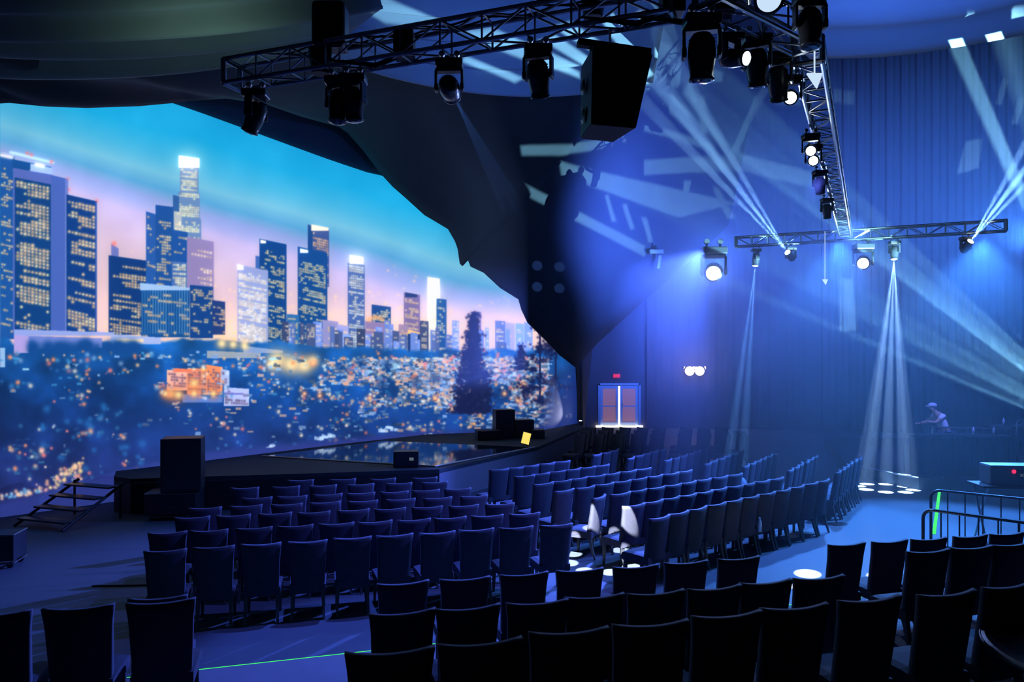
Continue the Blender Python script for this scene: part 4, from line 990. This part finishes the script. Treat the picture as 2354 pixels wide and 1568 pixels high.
desk('long black-skirted control desk in front of the technician', (11.6, 19.9, .3), (2.6, .7, 1.0), -.1); desk('second black-skirted desk further along the control platform', (14.2, 20.8, .3), (2.2, .7, 1.15), -.1)
cols = [(11.0, 19.9), (12.0, 19.8), (12.5, 19.75), (13.5, 20.9), (14.1, 20.8), (14.8, 20.75)]
for k, (x, y) in enumerate(cols):
    b = NB(); lathe(b, [(.032, 0), (.034, .12), (.03, .15), (.012, .18), (.012, .21)], 14); hh_ = 1.3 if k < 3 else 1.45
    o = tag(obj('water_bottle', b, M['bottle'], smooth=True), 'clear bottle on the %s control desk, %s along it' % (('long', 'second')[k > 2], ('first', 'second', 'third')[k % 3]), 'bottle', 'bottles on the control desks'); o.location = (x, y, hh_ + .001)
# sign box
q_ = U(2322, 1068, 13.6)
t = thing('equipment_case', 'grey equipment case with red light and lettering at the frame edge', 'equipment case', (q_.x, q_.y, q_.z - .34), -.1)
b = NB(); rbox(b, (0, 0, .17), (.86, .4, .34), r=.02); obj('case_body', b, mat('grey_case', (.1, .13, .14), .5), t)
b = NB(); box(b, (.0, -.0, .342), (.84, .38, .012)); obj('lid', b, M['steel'], t)
b = NB(); bmesh.ops.create_uvsphere(b, u_segments=12, v_segments=8, radius=.035, matrix=Matrix.Translation((-.04, -.2, .245))); obj('indicator_light', b, M['led'], t)
b = NB(); box(b, (.24, -.203, .2), (.48, .006, .16)); obj('label_plate', b, M['black'], t)
text('lettering', 'SCREENS', .07, M['labelglow'], t, (.2, -.208, .18))
t2 = thing('folding_table', 'dark folding table with crossed legs holding the grey equipment case', 'table', (q_.x, q_.y, 0), -.1)
b = NB(); rbox(b, (0, 0, q_.z - .365), (1.2, .6, .04), r=.01); obj('table_top', b, M['black'], t2)
for sx in (-1, 1):
    b = NB(); tube(b, [(sx * .5, -.25, 0), (sx * .5, .25, q_.z - .39)], .018, 6); tube(b, [(sx * .5, .25, 0), (sx * .5, -.25, q_.z - .39)], .018, 6); obj('leg', b, M['steel'], t2)
# things seen through the barricades
for k, (px, py) in enumerate(((2232, 1200), (2245, 1200), (2264, 1203))):
    q_ = G(px, py + 8, .3); b = NB(); lathe(b, [(.03, 0), (.035, .1), (.033, .16), (.014, .19)], 14); o = tag(obj('cup', b, M['bottle'], smooth=True), 'pale cup on the low crate behind the barricade, %s of three' % ORD[k], 'cup', 'cups behind the barricade'); o.location = (9.0 + .12 * k, 12.6, .45)
road_case('low dark flight case carrying three cups behind the barricades', (9.1, 12.6, 0), (.9, .5, .37), -.2)

# technician, bent over the desk
def skinned(name, joints, edges, m, parent=None, root=0, sub=2):
    me = bpy.data.meshes.new(name); me.from_pydata([j[0] for j in joints], edges, []); me.update()
    o = bpy.data.objects.new(name, me); C.objects.link(o); me.materials.append(m)
    sk = o.modifiers.new('skin', 'SKIN'); 
    if not me.skin_vertices: 
        bpy.context.view_layer.objects.active = o
    lay = me.skin_vertices[0].data
    for i, j in enumerate(joints):
        r_ = j[1] if isinstance(j[1], tuple) else (j[1], j[1]); lay[i].radius = r_; lay[i].use_root = (i == root)
    sk.use_smooth_shade = True
    o.modifiers.new('sub', 'SUBSURF').levels = sub; o.modifiers['sub'].render_levels = sub
    if parent: o.parent = parent
    return o
pz = 21.4; pp = Vector(((2172 - CX) / F * pz, pz, .3))
t = thing('person', 'person in white shirt and pale cap leaning over the control desk', 'person', (pp.x, pp.y, .3), 0)
# local: faces -x (towards the stage); standing 1.75 m, bent forward
bj = [((0, 0, .98), .14), ((-.05, 0, 1.12), (.14, .11)), ((-.14, 0, 1.28), (.17, .12)), ((-.2, 0, 1.4), (.12, .1)), ((-.27, 0, 1.47), .055), ((-.34, 0, 1.55), .085), ((-.36, 0, 1.63), .095),
      ((-.17, -.19, 1.37), .065), ((-.38, -.24, 1.2), .048), ((-.6, -.16, 1.22), .036), ((-.17, .19, 1.37), .065), ((-.36, .24, 1.18), .048), ((-.58, .16, 1.15), .036),
      ((.02, -.1, .9), .1), ((-.03, -.11, .5), .07), ((.03, -.12, .09), .05), ((-.1, -.12, .05), .04), ((.02, .1, .9), .1), ((-.03, .11, .5), .07), ((.03, .12, .09), .05), ((-.1, .12, .05), .04)]
be = [(0, 1), (1, 2), (2, 3), (3, 4), (4, 5), (5, 6), (3, 7), (7, 8), (8, 9), (3, 10), (10, 11), (11, 12), (0, 13), (13, 14), (14, 15), (15, 16), (0, 17), (17, 18), (18, 19), (19, 20)]
skinned('body', bj, be, M['skin'], t)
skinned('shirt', [((0, 0, .95), (.17, .15)), ((-.05, 0, 1.12), (.165, .13)), ((-.14, 0, 1.28), (.19, .14)), ((-.2, 0, 1.4), (.135, .11)), ((-.17, -.2, 1.375), .085), ((-.29, -.235, 1.28), .075), ((-.17, .2, 1.375), .085), ((-.29, .235, 1.28), .075)], [(0, 1), (1, 2), (2, 3), (3, 4), (4, 5), (3, 6), (6, 7)], M['shirt'], t)
skinned('trousers', [((0, 0, .95), (.16, .13)), ((.02, -.1, .88), .115), ((-.03, -.11, .5), .085), ((.02, -.12, .12), .07), ((.02, .1, .88), .115), ((-.03, .11, .5), .085), ((.02, .12, .12), .07)], [(0, 1), (1, 2), (2, 3), (0, 4), (4, 5), (5, 6)], M['jeans'], t)
for s in (-1, 1):
    hx = Vector((-.61, s * .16, 1.215 if s < 0 else 1.145)); b = NB(); rbox(b, hx + Vector((-.035, 0, 0)), (.08, .075, .028), r=.012)
    for f_ in range(4): tube(b, [hx + Vector((-.07, (f_ - 1.5) * .02, 0)), hx + Vector((-.11, (f_ - 1.5) * .022, -.008)), hx + Vector((-.135 + .01 * abs(f_ - 1.5), (f_ - 1.5) * .023, -.03))], [.01, .009, .007], 6)
    tube(b, [hx + Vector((-.02, -s * .035, 0)), hx + Vector((-.05, -s * .065, -.015)), hx + Vector((-.08, -s * .07, -.025))], [.012, .01, .008], 6); obj('hand', b, M['skin'], t)
b = NB(); bmesh.ops.create_uvsphere(b, u_segments=18, v_segments=12, radius=.115, matrix=Matrix.Translation((-.35, 0, 1.665)) @ Matrix.Diagonal((1.05, .9, .62, 1))); bmesh.ops.create_cone(b, cap_ends=True, segments=20, radius1=.085, radius2=.085, depth=.012, matrix=Matrix.Translation((-.46, 0, 1.645)) @ Matrix.Rotation(-.2, 4, 'Y')); obj('cap', b, M['cap'], t, smooth=True)
b = NB(); bmesh.ops.create_uvsphere(b, u_segments=16, v_segments=10, radius=.1, matrix=Matrix.Translation((-.315, 0, 1.6)) @ Matrix.Diagonal((.85, .95, .8, 1))); obj('hair', b, M['hair'], t, smooth=True)
b = NB(); bmesh.ops.create_cone(b, cap_ends=True, segments=10, radius1=.018, radius2=.006, depth=.035, matrix=Matrix.Translation((-.462, 0, 1.585)) @ Matrix.Rotation(-math.pi / 2, 4, 'Y'))
for s in (-1, 1): bmesh.ops.create_uvsphere(b, u_segments=8, v_segments=6, radius=.012, matrix=Matrix.Translation((-.44, s * .035, 1.615)))
obj('face_features', b, M['skin'], t)
for s in (-1, 1):
    b = NB(); rbox(b, (-.05, s * .12, .045), (.27, .1, .09), r=.03, seg=3); obj('shoe', b, M['black'], t)

# ------------------------------------------------------------------ odds and ends
# jacket-like bag and bottle on chairs, round table, sheet on floor
a = G(1690, 1133, .5)
b = NB(); bmesh.ops.create_uvsphere(b, u_segments=24, v_segments=14, radius=.26, matrix=Matrix.Diagonal((1.0, .7, .75, 1)))
for v in b.verts: v.co *= 1 + .12 * math.sin(v.co.x * 31 + v.co.z * 17) * math.sin(v.co.y * 23)
o = tag(obj('crumpled_bag', b, mat('shiny_dark_bag', (.15, .17, .22), .18, 0, spec=.8), smooth=True), 'shiny crumpled dark bag lying on a chair in the middle block', 'bag'); o.location = (a.x, a.y, .66)
a = G(1746, 1222, .48); b = NB(); lathe(b, [(.035, 0), (.036, .13), (.03, .17), (.014, .2), (.014, .23)], 16); o = tag(obj('water_bottle', b, M['bottle'], smooth=True), 'clear water bottle standing on a chair seat near the blue aisle', 'bottle'); o.location = (a.x, a.y, .48)
a = G(1910, 1205); b = NB(); rbox(b, (0, 0, .006), (.36, .22, .008), r=.002); rbox(b, (.14, -.02, .014), (.3, .2, .006), Matrix.Rotation(.3, 3, 'Z'), r=.002); o = tag(obj('programme_sheets', b, M['blackgloss']), 'dark folded programme sheets dropped on the blue aisle floor', 'paper'); o.location = (a.x, a.y, 0)
t = thing('round_table', 'round black table with a thin metal rim at the near platform corner', 'table', (3.95, 4.85, .78))
b = NB(); lathe(b, [(.80, .70), (.82, .715), (.82, .735), (.80, .745)], 64); obj('table_top', b, M['blackgloss'], t)
b = NB(); lathe(b, [(.826, .712), (.832, .72), (.832, .73), (.826, .738)], 64, cap=False); obj('rim', b, M['steel'], t)
b = NB(); lathe(b, [(.3, 0), (.3, .02), (.04, .05), (.035, .70)], 32); obj('pedestal', b, M['darksteel'], t)
q_ = G(14, 1300); road_case('small black flight case cut by the picture edge near the dark screen end', (q_.x - .1, q_.y, 0), (.6, .5, .5), .2)
b = NB(); a = G(212, 1349); c = G(420, 1345); tube(b, [(a.x, a.y, .012), (c.x, c.y, .012)], .012, 6); tag(obj('floor_cable', b, M['black']), 'straight black cable lying across the dark floor beside the seat block', 'cable')

# ------------------------------------------------------------------ haze that hangs in the far half of the hall
def haze(density, aniso):
    m = bpy.data.materials.new('stage_haze'); m.use_nodes = True; N, L = m.node_tree.nodes, m.node_tree.links
    N.remove(N['Principled BSDF']); v = N.new('ShaderNodeVolumeScatter'); v.inputs['Color'].default_value = (.8, .9, 1, 1); v.inputs['Density'].default_value = density; v.inputs['Anisotropy'].default_value = aniso
    L.new(v.outputs[0], N['Material Output'].inputs['Volume']); return m
b = NB(); prism(b, [(3.2, 14.5), (5.6, 10.2), (10, 8.2), (16, 10), (23, 28), (23, 33.4), (3.6, 34.3), (2.9, 30.2), (1.9, 24)], .02, 14.5)
hz_ = tag(obj('haze', b, haze(.009, .3)), 'thin blue stage haze filling the far half of the hall', 'haze', kind='stuff')

b = NB(); prism(b, [(-1.1, 7.9), (-.25, 7.9), (.3, 13.5), (-.65, 13.5)], 3.0, 6.4)
tag(obj('haze', b, haze(.024, .3)), 'faint wisp of haze around the thin beam before the dark canopy', 'haze', kind='stuff')
